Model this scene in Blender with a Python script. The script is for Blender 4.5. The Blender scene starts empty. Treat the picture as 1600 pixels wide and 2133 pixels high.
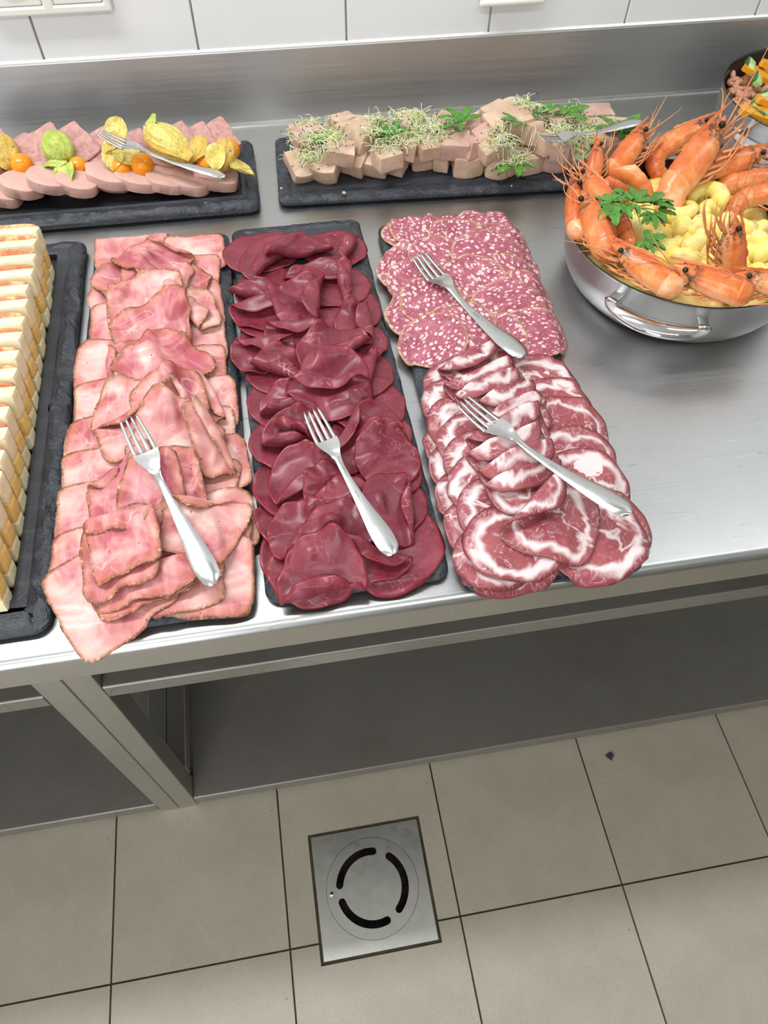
import bpy, bmesh, math, random
import numpy as np
from mathutils import Matrix, Vector
PI = math.pi
S = bpy.context.scene
C = S.collection
random.seed(7)
rng = np.random.default_rng(7)

# ------------------------------------------------------------------ camera, world, lights, exposure
CAM = np.array([0.4308, -0.2794, 1.4652]); ROT = (0.6017, -0.0142, -0.169); FPX = 1522.3
cd = bpy.data.cameras.new('camera'); cam = bpy.data.objects.new('camera', cd); C.objects.link(cam)
cam.location = CAM; cam.rotation_euler = ROT
cd.sensor_fit = 'HORIZONTAL'; cd.sensor_width = 36.0; cd.lens = FPX / 1600 * 36.0; cd.clip_start = 0.02
S.camera = cam
RM = np.array(cam.rotation_euler.to_matrix())
w = bpy.data.worlds.new('world'); S.world = w; w.use_nodes = True
w.node_tree.nodes['Background'].inputs[0].default_value = (0.80, 0.86, 0.92, 1)
w.node_tree.nodes['Background'].inputs[1].default_value = 0.25
def area(name, loc, sx, sy, power, col, rot=(0, 0, 0)):
    l = bpy.data.lights.new(name, 'AREA'); l.shape = 'RECTANGLE'; l.size = sx; l.size_y = sy; l.energy = power; l.color = col
    o = bpy.data.objects.new(name, l); C.objects.link(o); o.location = loc; o.rotation_euler = rot
    return o
# fluorescent tubes over the counter, two more rows over the aisle, an added low fill behind the camera, unseen, to brighten the shelves
area('ceiling_tube', (-0.25, 0.42, 2.66), 1.5, 0.16, 31, (0.95, 0.98, 1.0))
area('ceiling_tube', (1.95, 0.42, 2.66), 1.1, 0.16, 7.5, (0.95, 0.98, 1.0))
area('ceiling_tube', (0.3, -1.35, 2.66), 2.2, 0.18, 24, (1.0, 0.98, 0.94))
area('added_front_fill', (-0.6, -2.15, 1.15), 1.2, 1.9, 34, (0.90, 0.93, 1.0), (PI/2, 0, 0))
S.view_settings.view_transform = 'Standard'; S.view_settings.look = 'None'
S.view_settings.gamma = 1.0; S.view_settings.use_curve_mapping = False
S.view_settings.exposure = -0.04

# ------------------------------------------------------------------ helpers
def at(px, py, z):
    """photo pixel -> point of the horizontal plane at height z"""
    d = RM @ np.array([(px - 800) / FPX, -(py - 1066.5) / FPX, -1.0])
    return CAM + d * ((z - CAM[2]) / d[2])
def srgb(r, g, b):
    f = lambda v: (v/255/12.92) if v/255 <= .04045 else ((v/255 + .055) / 1.055) ** 2.4
    return (f(r), f(g), f(b), 1.0)
def tag(o, label=None, cat=None, group=None, kind=None):
    if label: o['label'] = label
    if cat: o['category'] = cat
    if group: o['group'] = group
    if kind: o['kind'] = kind
    return o
def empty(name, loc=(0, 0, 0), rz=0.0, label=None, cat=None, group=None, kind=None):
    o = bpy.data.objects.new(name, None); C.objects.link(o); o.location = loc; o.rotation_euler = (0, 0, rz)
    o.empty_display_size = 0.02
    return tag(o, label, cat, group, kind)
def link(name, me, parent=None, loc=None):
    o = bpy.data.objects.new(name, me); C.objects.link(o)
    if parent is not None: o.parent = parent
    if loc is not None: o.location = loc
    return o
def pyobj(name, v, f, mat, parent=None, smooth=True, loc=None, mi=None, attrs=None):
    me = bpy.data.meshes.new(name); me.from_pydata([tuple(map(float, p)) for p in v], [], [tuple(map(int, q)) for q in f])
    for m in (mat if isinstance(mat, (list, tuple)) else [mat]): me.materials.append(m)
    me.polygons.foreach_set('use_smooth', [smooth] * len(me.polygons))
    if mi is not None: me.polygons.foreach_set('material_index', list(map(int, mi)))
    for k, a in (attrs or {}).items():
        a = np.asarray(a, dtype=np.float32)
        at_ = me.attributes.new(k, 'FLOAT' if a.ndim == 1 else 'FLOAT_VECTOR', 'POINT')
        at_.data.foreach_set('value' if a.ndim == 1 else 'vector', a.ravel())
    me.update()
    return link(name, me, parent, loc)
def bmobj(name, bm, mat, parent=None, smooth=False, loc=None):
    bmesh.ops.recalc_face_normals(bm, faces=bm.faces[:])
    me = bpy.data.meshes.new(name); bm.to_mesh(me); bm.free()
    for m in (mat if isinstance(mat, (list, tuple)) else [mat]): me.materials.append(m)
    me.polygons.foreach_set('use_smooth', [smooth] * len(me.polygons))
    return link(name, me, parent, loc)
def box(x0, x1, y0, y1, z0, z1, bev=0.0, seg=2, bm=None):
    own = bmesh.new()
    bmesh.ops.create_cube(own, size=1.0)
    for v in own.verts:
        v.co = Vector(((x0+x1)/2 + v.co.x*(x1-x0), (y0+y1)/2 + v.co.y*(y1-y0), (z0+z1)/2 + v.co.z*(z1-z0)))
    if bev > 0: bmesh.ops.bevel(own, geom=own.edges[:], offset=bev, segments=seg, profile=0.5, affect='EDGES')
    if bm is None: return own
    me = bpy.data.meshes.new('t'); own.to_mesh(me); own.free(); bm.from_mesh(me); bpy.data.meshes.remove(me)
    return bm
def extrude_x(prof, x0, x1, closed=True):
    """profile of (y, z) swept along x"""
    n = len(prof); v = [(x0, y, z) for y, z in prof] + [(x1, y, z) for y, z in prof]
    f = [(i, (i+1) % n, n + (i+1) % n, n + i) for i in range(n if closed else n-1)]
    if closed: f += [tuple(range(n))[::-1], tuple(range(n, 2*n))]
    return v, f
def poly_prism(poly, z0, z1):
    n = len(poly); v = [(x, y, z0) for x, y in poly] + [(x, y, z1) for x, y in poly]
    f = [(i, (i+1) % n, n + (i+1) % n, n + i) for i in range(n)] + [tuple(range(n))[::-1], tuple(range(n, 2*n))]
    return v, f
def tube(pts, rad, ns=6, cap=True):
    """swept tube along points, radius per point"""
    P = np.asarray(pts, float); n = len(P); rad = np.broadcast_to(np.asarray(rad, float), (n,))
    T = np.gradient(P, axis=0); T /= np.linalg.norm(T, axis=1)[:, None] + 1e-12
    u = np.cross(T[0], (0.31, 0.17, 0.93)); u /= np.linalg.norm(u); V = []
    for i in range(n):
        u = u - T[i] * (u @ T[i]); u /= np.linalg.norm(u) + 1e-12; b = np.cross(T[i], u)
        for k in range(ns):
            a = 2*PI*k/ns; V.append(P[i] + rad[i] * (u*math.cos(a) + b*math.sin(a)))
    F = [(i*ns+k, i*ns+(k+1) % ns, (i+1)*ns+(k+1) % ns, (i+1)*ns+k) for i in range(n-1) for k in range(ns)]
    if cap: F += [tuple(range(ns))[::-1], tuple(range((n-1)*ns, n*ns))]
    return V, F
class MB:
    """joins pieces into one mesh"""
    def __init__(s): s.v = []; s.f = []; s.m = []
    def add(s, vf, mi=0, M=None):
        v, f = vf; o = len(s.v)
        if M is not None: v = [(M @ Vector(p)) for p in v]
        s.v += [tuple(p) for p in v]; s.f += [tuple(i + o for i in q) for q in f]; s.m += [mi] * len(f)
        return s
    def build(s, name, mat, parent=None, smooth=True, loc=None):
        return pyobj(name, s.v, s.f, mat, parent, smooth, loc, s.m)
def ordinal(i):
    return ['first', 'second', 'third', 'fourth', 'fifth', 'sixth', 'seventh', 'eighth', 'ninth', 'tenth', 'eleventh', 'twelfth', 'thirteenth',
            'fourteenth', 'fifteenth', 'sixteenth', 'seventeenth', 'eighteenth', 'nineteenth', 'twentieth'][i]
def smoothstep(a, b, x):
    t = np.clip((x - a) / (b - a), 0, 1); return t*t*(3 - 2*t)

# ------------------------------------------------------------------ materials
class NT:
    def __init__(s, name):
        s.mat = bpy.data.materials.new(name); s.mat.use_nodes = True; s.t = s.mat.node_tree; s.n = s.t.nodes
        s.b = s.n['Principled BSDF']
    def new(s, t, **kw):
        nd = s.n.new(t)
        for k, v in kw.items(): setattr(nd, k, v)
        return nd
    def l(s, a, b): s.t.links.new(a, b)
    def coord(s, kind='Object', scale=(1, 1, 1), rnd=0.0):
        if kind.startswith('@'):
            tc = s.new('ShaderNodeAttribute', attribute_name=kind[1:]); out = tc.outputs['Vector']
        else:
            out = s.new('ShaderNodeTexCoord').outputs[kind]
        mp = s.new('ShaderNodeMapping'); mp.inputs['Scale'].default_value = scale; s.l(out, mp.inputs['Vector'])
        if rnd:
            oi = s.new('ShaderNodeObjectInfo'); mu = s.new('ShaderNodeMath', operation='MULTIPLY'); mu.inputs[1].default_value = rnd
            s.l(oi.outputs['Random'], mu.inputs[0]); s.l(mu.outputs[0], mp.inputs['Location'])
        return mp.outputs[0]
    def noise(s, vec, scale, detail=4, rough=0.5, dist=0.0):
        nd = s.new('ShaderNodeTexNoise'); nd.inputs['Scale'].default_value = scale; nd.inputs['Detail'].default_value = detail
        nd.inputs['Roughness'].default_value = rough; nd.inputs['Distortion'].default_value = dist; s.l(vec, nd.inputs['Vector']); return nd
    def voro(s, vec, scale, feature='F1', rnd=1.0):
        nd = s.new('ShaderNodeTexVoronoi', feature=feature); nd.inputs['Scale'].default_value = scale
        nd.inputs['Randomness'].default_value = rnd; s.l(vec, nd.inputs['Vector']); return nd
    def ramp(s, fac, stops, interp='LINEAR'):
        nd = s.new('ShaderNodeValToRGB'); nd.color_ramp.interpolation = interp; e = nd.color_ramp.elements
        while len(e) < len(stops): e.new(0.5)
        for i, (p, c) in enumerate(stops):
            e[i].position = p; e[i].color = c if len(c) == 4 else (*c, 1)
        s.l(fac, nd.inputs[0]); return nd.outputs[0]
    def mix(s, fac, a, b, mode='MIX'):
        nd = s.new('ShaderNodeMix', data_type='RGBA', blend_type=mode)
        for sock, v in ((nd.inputs[0], fac), (nd.inputs[6], a), (nd.inputs[7], b)):
            if isinstance(v, (int, float)): sock.default_value = v
            elif isinstance(v, tuple): sock.default_value = v
            else: s.l(v, sock)
        return nd.outputs[2]
    def math(s, op, a, b=None, c=None, clamp=False):
        nd = s.new('ShaderNodeMath', operation=op); nd.use_clamp = clamp
        for i, v in enumerate((a, b, c)):
            if v is None: continue
            if isinstance(v, (int, float)): nd.inputs[i].default_value = v
            else: s.l(v, nd.inputs[i])
        return nd.outputs[0]
    def attr(s, name): return s.new('ShaderNodeAttribute', attribute_name=name).outputs['Fac']
    def bump(s, h, strength=0.3, dist=0.001):
        nd = s.new('ShaderNodeBump'); nd.inputs['Strength'].default_value = strength; nd.inputs['Distance'].default_value = dist
        s.l(h, nd.inputs['Height']); s.l(nd.outputs[0], s.b.inputs['Normal'])
    def set(s, **kw):
        for k, v in kw.items():
            k = {'col': 'Base Color', 'rough': 'Roughness', 'metal': 'Metallic', 'sss': 'Subsurface Weight', 'spec': 'Specular IOR Level',
                 'sssr': 'Subsurface Radius', 'ssss': 'Subsurface Scale', 'aniso': 'Anisotropic', 'coat': 'Coat Weight', 'trans': 'Transmission Weight',
                 'coatr': 'Coat Roughness', 'alpha': 'Alpha'}[k]
            if isinstance(v, (int, float, tuple)): s.b.inputs[k].default_value = v
            else: s.l(v, s.b.inputs[k])
        return s.mat
def plain(name, rgb, rough=0.5, metal=0.0, **kw):
    m = NT(name); m.set(col=srgb(*rgb), rough=rough, metal=metal, **kw)
    return m.mat
def speckled(name, rgb, rgb2, scale, rough=0.5, bump=0.0, thr=(0.35, 0.65), **kw):
    m = NT(name); v = m.coord('Object', rnd=3.0); n = m.noise(v, scale, 5, 0.6)
    m.set(col=m.ramp(n.outputs[0], [(thr[0], srgb(*rgb)), (thr[1], srgb(*rgb2))]), rough=rough, **kw)
    if bump: m.bump(n.outputs[0], bump, 0.001)
    return m.mat
def steel(name, base=(0.62, 0.62, 0.60), rough=0.3, stretch=(6, 900, 900), scratch=0.0, dirt=0.0, aniso=0.0, metal=1.0):
    m = NT(name); v = m.coord('Object', stretch); n = m.noise(v, 1.0, 3, 0.6)
    v2 = m.coord('Object', (1, 1, 1)); n2 = m.noise(v2, 5.0, 5, 0.6)
    r = m.math('MULTIPLY_ADD', n.outputs[0], 0.16, rough - 0.08)
    r = m.math('MULTIPLY_ADD', n2.outputs[0], 0.14, m.math('SUBTRACT', r, 0.07))
    col = m.mix(m.ramp(n.outputs[0], [(0.3, (0, 0, 0)), (0.7, (1, 1, 1))]), (base[0]*.93, base[1]*.93, base[2]*.93, 1), (*base, 1))
    h = n.outputs[0]
    if scratch:
        for k, (ang, sc) in enumerate(((0.3, 9), (1.25, 11), (2.2, 7), (2.8, 10))):
            tc = m.new('ShaderNodeTexCoord'); mp = m.new('ShaderNodeMapping'); mp.inputs['Rotation'].default_value = (0, 0, ang)
            mp.inputs['Location'].default_value = (k*1.7, k*.9, 0); mp.inputs['Scale'].default_value = (sc*.2, sc*5, 1)
            m.l(tc.outputs['Object'], mp.inputs['Vector'])
            n3 = m.noise(mp.outputs[0], 2.0, 2, 0.4, 0.35)
            line = m.math('LESS_THAN', m.math('ABSOLUTE', m.math('SUBTRACT', n3.outputs[0], 0.5)), 0.0016)
            msk = m.math('GREATER_THAN', m.noise(v2, 6.0 + k, 2).outputs[0], 0.50)
            line = m.math('MULTIPLY', m.math('MULTIPLY', line, msk), scratch)
            col = m.mix(line, col, (base[0]*(1.35 if k % 2 else .35), base[1]*(1.35 if k % 2 else .35), base[2]*(1.35 if k % 2 else .35), 1))
            r = m.math('ADD', r, m.math('MULTIPLY', line, 0.15))
    if dirt:
        d = m.ramp(m.noise(v2, 3.2, 8, 0.7).outputs[0], [(0.45, (0, 0, 0)), (0.75, (1, 1, 1))])
        col = m.mix(m.math('MULTIPLY', d, dirt), col, (base[0]*.5, base[1]*.47, base[2]*.42, 1))
        r = m.math('MULTIPLY_ADD', d, 0.12*dirt, r)
    m.set(col=col, rough=r, metal=metal, aniso=aniso); m.bump(h, 0.05, 0.0005)
    return m.mat
M = {}
M['steel_top'] = steel('brushed_steel_worktop', (0.53, 0.535, 0.535), 0.34, (5, 700, 700), 0.55, 0.25)
M['steel_splash'] = steel('brushed_steel_splashback', (0.60, 0.60, 0.59), 0.46, (4, 500, 500), 0.0, 0.15)
M['steel_frame'] = steel('steel_frame', (0.55, 0.54, 0.51), 0.38, (300, 300, 8), 0.0, 0.3)
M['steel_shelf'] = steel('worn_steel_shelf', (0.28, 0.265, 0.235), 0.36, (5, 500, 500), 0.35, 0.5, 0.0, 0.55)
M['steel_drain'] = steel('drain_steel', (0.60, 0.60, 0.57), 0.36, (60, 60, 60), 0.0, 0.25)
M['steel_fork'] = steel('polished_fork_steel', (0.66, 0.66, 0.65), 0.23, (300, 300, 300))
M['steel_pan'] = steel('satin_pan_steel', (0.44, 0.43, 0.43), 0.42, (900, 900, 900))
M['chrome'] = plain('polished_handle_steel', (222, 222, 224), 0.10, 1.0)
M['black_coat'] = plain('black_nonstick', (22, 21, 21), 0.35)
M['grout'] = speckled('dark_grout', (84, 76, 56), (64, 57, 41), 40, 0.9)
M['wall_grout'] = speckled('grey_grout', (176, 176, 168), (146, 144, 134), 30, 0.9)
def tile_mat():
    m = NT('beige_floor_tile'); v = m.coord('Object'); oi = m.new('ShaderNodeObjectInfo')
    n = m.noise(v, 9, 6, 0.65); n2 = m.noise(v, 260, 3, 0.7); n3 = m.noise(v, 1.4, 2)
    c = m.ramp(n.outputs[0], [(0.25, srgb(160, 153, 136)), (0.5, srgb(169, 162, 146)), (0.8, srgb(178, 172, 157))])
    c = m.mix(m.ramp(n2.outputs[0], [(0.42, (0, 0, 0)), (0.75, (.35, .35, .35))]), c, srgb(140, 130, 108))
    sp = m.math('LESS_THAN', m.voro(v, 14).outputs['Distance'], 0.022)
    c = m.mix(m.math('MULTIPLY', sp, 0.8), c, srgb(70, 62, 50))
    st = m.ramp(m.noise(v, 5.0, 6, 0.8).outputs[0], [(0.60, (0, 0, 0)), (0.8, (.35, .35, .35))])
    c = m.mix(st, c, srgb(126, 112, 88))
    m.set(col=c, rough=m.math('MULTIPLY_ADD', n.outputs[0], 0.14, 0.34), spec=0.5); m.bump(n2.outputs[0], 0.10, 0.0006)
    return m.mat
M['floor_tile'] = tile_mat()
def wtile():
    m = NT('white_glazed_wall_tile'); v = m.coord('Object'); n = m.noise(v, 3, 2)
    m.set(col=m.ramp(n.outputs[0], [(0.3, srgb(226, 229, 230)), (0.7, srgb(233, 235, 235))]), rough=0.16); m.bump(n.outputs[0], 0.06, 0.004)
    return m.mat
M['wall_tile'] = wtile()
M['plaster'] = plain('white_painted_plaster', (226, 226, 222), 0.8)
M['rear_wall'] = plain('grey_rear_wall', (150, 150, 147), 0.7)
M['plastic'] = plain('white_plastic', (230, 228, 220), 0.3)
M['sealant'] = plain('white_sealant', (235, 238, 236), 0.35)
M['sump'] = speckled('dirty_sump', (30, 26, 22), (86, 66, 50), 60, 0.5)
def slate():
    m = NT('black_slate_look_melamine'); v = m.coord('Object', rnd=5.0); n = m.noise(v, 26, 6, 0.62, 0.4); n2 = m.noise(v, 420, 2)
    c = m.ramp(n.outputs[0], [(0.3, srgb(42, 45, 51)), (0.7, srgb(60, 64, 71))])
    sc = m.math('LESS_THAN', m.voro(v, 30).outputs['Distance'], 0.03)
    c = m.mix(m.math('MULTIPLY', sc, 0.5), c, srgb(150, 154, 158))
    m.set(col=c, rough=m.math('MULTIPLY_ADD', n.outputs[0], 0.25, 0.33), spec=0.5)
    rm = m.attr('relief')
    hh = m.math('MULTIPLY_ADD', m.math('MULTIPLY', n.outputs[0], rm), 3.0, m.math('MULTIPLY', n2.outputs[0], 0.10)); m.bump(hh, 0.9, 0.004)
    return m.mat
M['slate'] = slate()
M['slate_well'] = speckled('black_tray_well', (20, 21, 23), (30, 31, 33), 90, 0.45, 0.1)
# ------------------------------------------------------------------ setting: floor, walls, ceiling
TZ = 0.900
X0, X1, YB, YF, ZC = -1.6, 2.6, 0.8235, -2.2, 2.72
DX0, DX1, DY0, DY1 = 0.3605, 0.5645, -0.1960, 0.0080         # floor drain opening
g = -0.004
OX, OY, OH = (DX0 + DX1)/2, (DY0 + DY1)/2, 0.0975
v = [(X0, YF, g), (X1, YF, g), (X1, YB, g), (X0, YB, g), (OX - OH, OY - OH, g), (OX + OH, OY - OH, g), (OX + OH, OY + OH, g), (OX - OH, OY + OH, g)]
f = [(0, 1, 5, 4), (1, 2, 6, 5), (2, 3, 7, 6), (3, 0, 4, 7)]
vv = v + [(a, b, -0.16) for a, b, c in v]
ff = f + [tuple(i + 8 for i in q[::-1]) for q in f] + [(4, 5, 13, 12), (5, 6, 14, 13), (6, 7, 15, 14), (7, 4, 12, 15)] + [(1, 0, 8, 9), (2, 1, 9, 10), (3, 2, 10, 11), (0, 3, 11, 8)]
floor = tag(pyobj('floor', vv, ff, M['grout'], smooth=False), kind='structure')
T, TX, TY, J = 0.3006, 0.0068, -0.1658, 0.0016
for i in range(-2, 6):
    for j in range(-3, 3):
        x0, x1, y0, y1 = TX + i*T + J, TX + (i+1)*T - J, TY + j*T + J, TY + (j+1)*T - J
        if y0 > 0.7: continue
        y1 = min(y1, YB - 0.002)
        poly = [(x0, y0), (x1, y0), (x1, y1), (x0, y1)]
        a0, a1, b0, b1 = DX0 - .0035, DX1 + .0035, DY0 - .0035, DY1 + .0035
        if x0 < a0 and x1 > a1 and y0 < b0 < y1 < b1 + .0 : poly = [(x0, y0), (x1, y0), (x1, y1), (a1, y1), (a1, b0), (a0, b0), (a0, y1), (x0, y1)]
        elif x0 < a0 and x1 > a1 and b0 < y0 < b1 < y1: poly = [(x0, y0), (a0, y0), (a0, b1), (a1, b1), (a1, y0), (x1, y0), (x1, y1), (x0, y1)]
        cx, cy = (x0+x1)/2, (y0+y1)/2
        tv, tf = poly_prism([(a - cx, b - cy) for a, b in poly], -0.0045, random.uniform(-.0002, .0002))
        pyobj('floor_tile', tv, tf, M['floor_tile'], floor, False, (cx, cy, 0))
def wallbox(name, a, mat): return tag(bmobj(name, box(*a), mat), kind='structure')
wall = wallbox('wall_back', (X0, X1, YB, YB + .1, -0.1, ZC + .1), M['wall_grout'])
WX, WT = 0.1695, 0.2017
for i in range(-7, 12):
    for k in range(0, 7):
        x0, x1 = WX + (i-1)*WT + .0014, WX + i*WT - .0014; z0, z1 = 0.9995 + k*WT + .001, 0.9995 + (k+1)*WT - .0014
        x0, x1 = max(x0, X0 + .002), min(x1, X1 - .002)
        if x1 - x0 < .01: continue
        bmobj('wall_tile', box(-(x1-x0)/2, (x1-x0)/2, -0.004, 0.001, -(z1-z0)/2, (z1-z0)/2, .0009, 1), M['wall_tile'], wall, False, ((x0+x1)/2, YB, (z0+z1)/2))
wallbox('wall_left', (X0 - .1, X0, YF, YB + .1, -0.1, ZC + .1), M['plaster'])
wallbox('wall_right', (X1, X1 + .1, YF, YB + .1, -0.1, ZC + .1), M['plaster'])
wallbox('wall_front', (X0 - .1, X1 + .1, YF - .1, YF, -0.1, ZC + .1), M['rear_wall'])
wallbox('ceiling', (X0 - .1, X1 + .1, YF - .1, YB + .1, ZC, ZC + .1), M['plaster'])

# ------------------------------------------------------------------ steel work table
tb = empty('work_table', (0.9, 0.42, 0), 0, 'long stainless steel work table with splashback and shelves against the white tiled wall', 'table')
def P_(name, vf_or_bm, mat, smooth=False, parent=None):
    o = bmobj(name, vf_or_bm, mat, None, smooth) if not isinstance(vf_or_bm, tuple) else pyobj(name, *vf_or_bm, mat, None, smooth)
    p = parent or tb
    off = Vector(p.location) if p is tb else Vector((0, 0, 0))
    if p is tb: o.location = -off
    o.parent = p
    return o
TX0, TX1 = -1.2, 2.2
r = 0.009
prof = [(0.8115, TZ), (r, TZ)] + [(r - r*math.sin(a), TZ - r + r*math.cos(a)) for a in np.linspace(0, PI/2, 9)[1:]] + [(0, TZ - .040), (0.002, TZ - .0415), (0.006, TZ - .0415), (0.006, TZ - .030), (0.8115, TZ - .030)]
o = P_('worktop', extrude_x(prof, TX0, TX1), M['steel_top'], True)
o.data.materials.append(M['steel_frame'])
for p_ in o.data.polygons: p_.material_index = 1 if len(p_.vertices) == 4 and abs(p_.normal.y) > .9 else 0
o.data.polygons.foreach_set('use_smooth', [i not in (0,) and len(p.vertices) == 4 for i, p in enumerate(o.data.polygons)])
o.data.set_sharp_from_angle(angle=0.6)
sp = [(0.8115, TZ - .03), (0.8115, TZ + .0005), (0.8130, TZ + .004), (0.8165, 0.9965), (0.8180, 0.9990), (0.8225, 0.9990), (0.8225, TZ - .03)]
P_('splashback', extrude_x(sp, TX0, TX1), M['steel_splash'])
P_('sealant_bead', extrude_x([(0.8165, 0.9992), (0.8180, 1.0008), (0.8195, 1.0014), (0.8195, 0.9991)], TX0, TX1), M['sealant'])
LX, LW, LY = 0.0894, 0.0345, 0.0985
for lx in (-1.1, LX, LX + LW + .0006, 1.55, 2.1):
    for ly in (LY, 0.76):
        P_('leg', box(lx, lx + LW - .0006, ly, ly + .040, 0.0, TZ - .031, .0022, 2), M['steel_frame'])
for lx in (LX, LX + LW + .0006):
    P_('cross_rail', box(lx, lx + LW - .0006, LY + .0405, 0.7595, 0.80, 0.868, .0015, 1), M['steel_frame'])
    P_('cross_rail', box(lx, lx + LW - .0006, LY + .0405, 0.7595, 0.07, 0.11, .0015, 1), M['steel_frame'])
def shelf(x0, x1, z, lip, name, y0):
    pr = [(0.80, z), (y0 + .003, z)] + [(y0 + .003 - .003*math.sin(a), z - .003 + .003*math.cos(a)) for a in np.linspace(0, PI/2, 5)[1:]] + [(y0, z - lip), (y0 + .012, z - lip), (y0 + .012, z - lip + .0015), (y0 + .0015, z - lip + .0015), (y0 + .0015, z - .004), (0.80, z - .004)]
    o = P_(name, extrude_x(pr, x0, x1), M['steel_shelf'], False)
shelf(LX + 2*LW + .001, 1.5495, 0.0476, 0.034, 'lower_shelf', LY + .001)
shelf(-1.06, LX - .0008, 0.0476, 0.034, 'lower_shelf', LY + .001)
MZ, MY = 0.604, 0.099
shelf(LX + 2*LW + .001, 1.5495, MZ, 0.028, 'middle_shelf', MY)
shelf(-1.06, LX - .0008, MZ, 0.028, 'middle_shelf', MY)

# ------------------------------------------------------------------ floor drain
dc = ((DX0 + DX1)/2, (DY0 + DY1)/2)
dr = empty('floor_drain', (dc[0], dc[1], -.004), 0, 'square steel floor drain with a round slotted cover among beige tiles', 'drain')
def curve_plate(name, loops, z, th, mat, parent):
    cu = bpy.data.curves.new(name, 'CURVE'); cu.dimensions = '2D'; cu.fill_mode = 'BOTH'; cu.extrude = th/2
    for L in loops:
        s = cu.splines.new('POLY'); s.points.add(len(L) - 1); s.use_cyclic_u = True
        for p, (a, b) in zip(s.points, L): p.co = (a, b, 0, 1)
    tmp = bpy.data.objects.new(name, cu); C.objects.link(tmp)
    dg = bpy.context.evaluated_depsgraph_get(); me = bpy.data.meshes.new_from_object(tmp.evaluated_get(dg))
    bpy.data.objects.remove(tmp); bpy.data.curves.remove(cu)
    me.name = name; me.materials.clear(); me.materials.append(mat)
    return link(name, me, parent, (0, 0, z))
circ = lambda R, n=72: [(R*math.cos(2*PI*k/n), R*math.sin(2*PI*k/n)) for k in range(n)]
h_ = 0.1000
sq = [(-h_, -h_), (h_, -h_), (h_, h_), (-h_, h_)]
curve_plate('frame_plate', [sq, circ(.0832)], 0.0030, .003, M['steel_drain'], dr)
def slot(a0, a1, r0, r1, n=20):
    rm, hw = (r0+r1)/2, (r1-r0)/2; L = []
    for a in np.linspace(a0, a1, n): L.append((r1*math.cos(a), r1*math.sin(a)))
    e = (rm*math.cos(a1), rm*math.sin(a1))
    for t in np.linspace(0, PI, 8)[1:-1]: L.append((e[0] + hw*math.cos(a1 + t), e[1] + hw*math.sin(a1 + t)))
    for a in np.linspace(a1, a0, n): L.append((r0*math.cos(a), r0*math.sin(a)))
    e = (rm*math.cos(a0), rm*math.sin(a0))
    for t in np.linspace(PI, 2*PI, 8)[1:-1]: L.append((e[0] + hw*math.cos(a0 + t), e[1] + hw*math.sin(a0 + t)))
    return L
R_ = math.radians
cov = curve_plate('round_cover', [circ(.0826), slot(R_(80), R_(168), .0525, .0655), slot(R_(-46), R_(50), .0525, .0655), slot(R_(195), R_(287), .0525, .0655)], 0.0028, .003, M['steel_drain'], dr)
scv, scf = [], []
mb = MB(); mb.add(([(.0042*math.cos(k*PI/8), .0042*math.sin(k*PI/8), 0) for k in range(16)] + [(.0036*math.cos(k*PI/8), .0036*math.sin(k*PI/8), .0007) for k in range(16)],
    [(k, (k+1) % 16, 16 + (k+1) % 16, 16 + k) for k in range(16)] + [tuple(range(16, 32))]))
sc = mb.build('screw', M['chrome'], cov, True, (-.0735, .0005, .0015))
mb = MB(); mb.add(([(.0013*math.cos(k*PI/4), .0013*math.sin(k*PI/4), 0.0009) for k in range(8)], [tuple(range(8))])); mb.build('recess_shade_disc', M['black_coat'], cov, False, (-.0735, .0005, .0015))  # flat black disc on the screw head, painting the shade of a recess
v, f = extrude_x([(-.096, -.001), (-.096, -.075), (.096, -.075), (.096, -.001), (.0945, -.001), (.0945, -.0735), (-.0945, -.0735), (-.0945, -.001)], -.096, .096)
pyobj('sump', v, f, M['sump'], dr, False)
o = tag(bmobj('petal_scrap', box(-.007, .007, -.006, .006, 0, .0015, .0012, 2), speckled('purple_peel', (64, 34, 66), (96, 60, 92), 200, .5), None, True, tuple(at(1271, 1575, .0005))), 'tiny dark purple vegetable scrap lying on the beige floor tiles', 'scrap')
for vtx in o.data.vertices: vtx.co.z += 40*(vtx.co.x**2); vtx.co.y *= 1 - 40*vtx.co.x
o.rotation_euler = (0, 0, .6)

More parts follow.
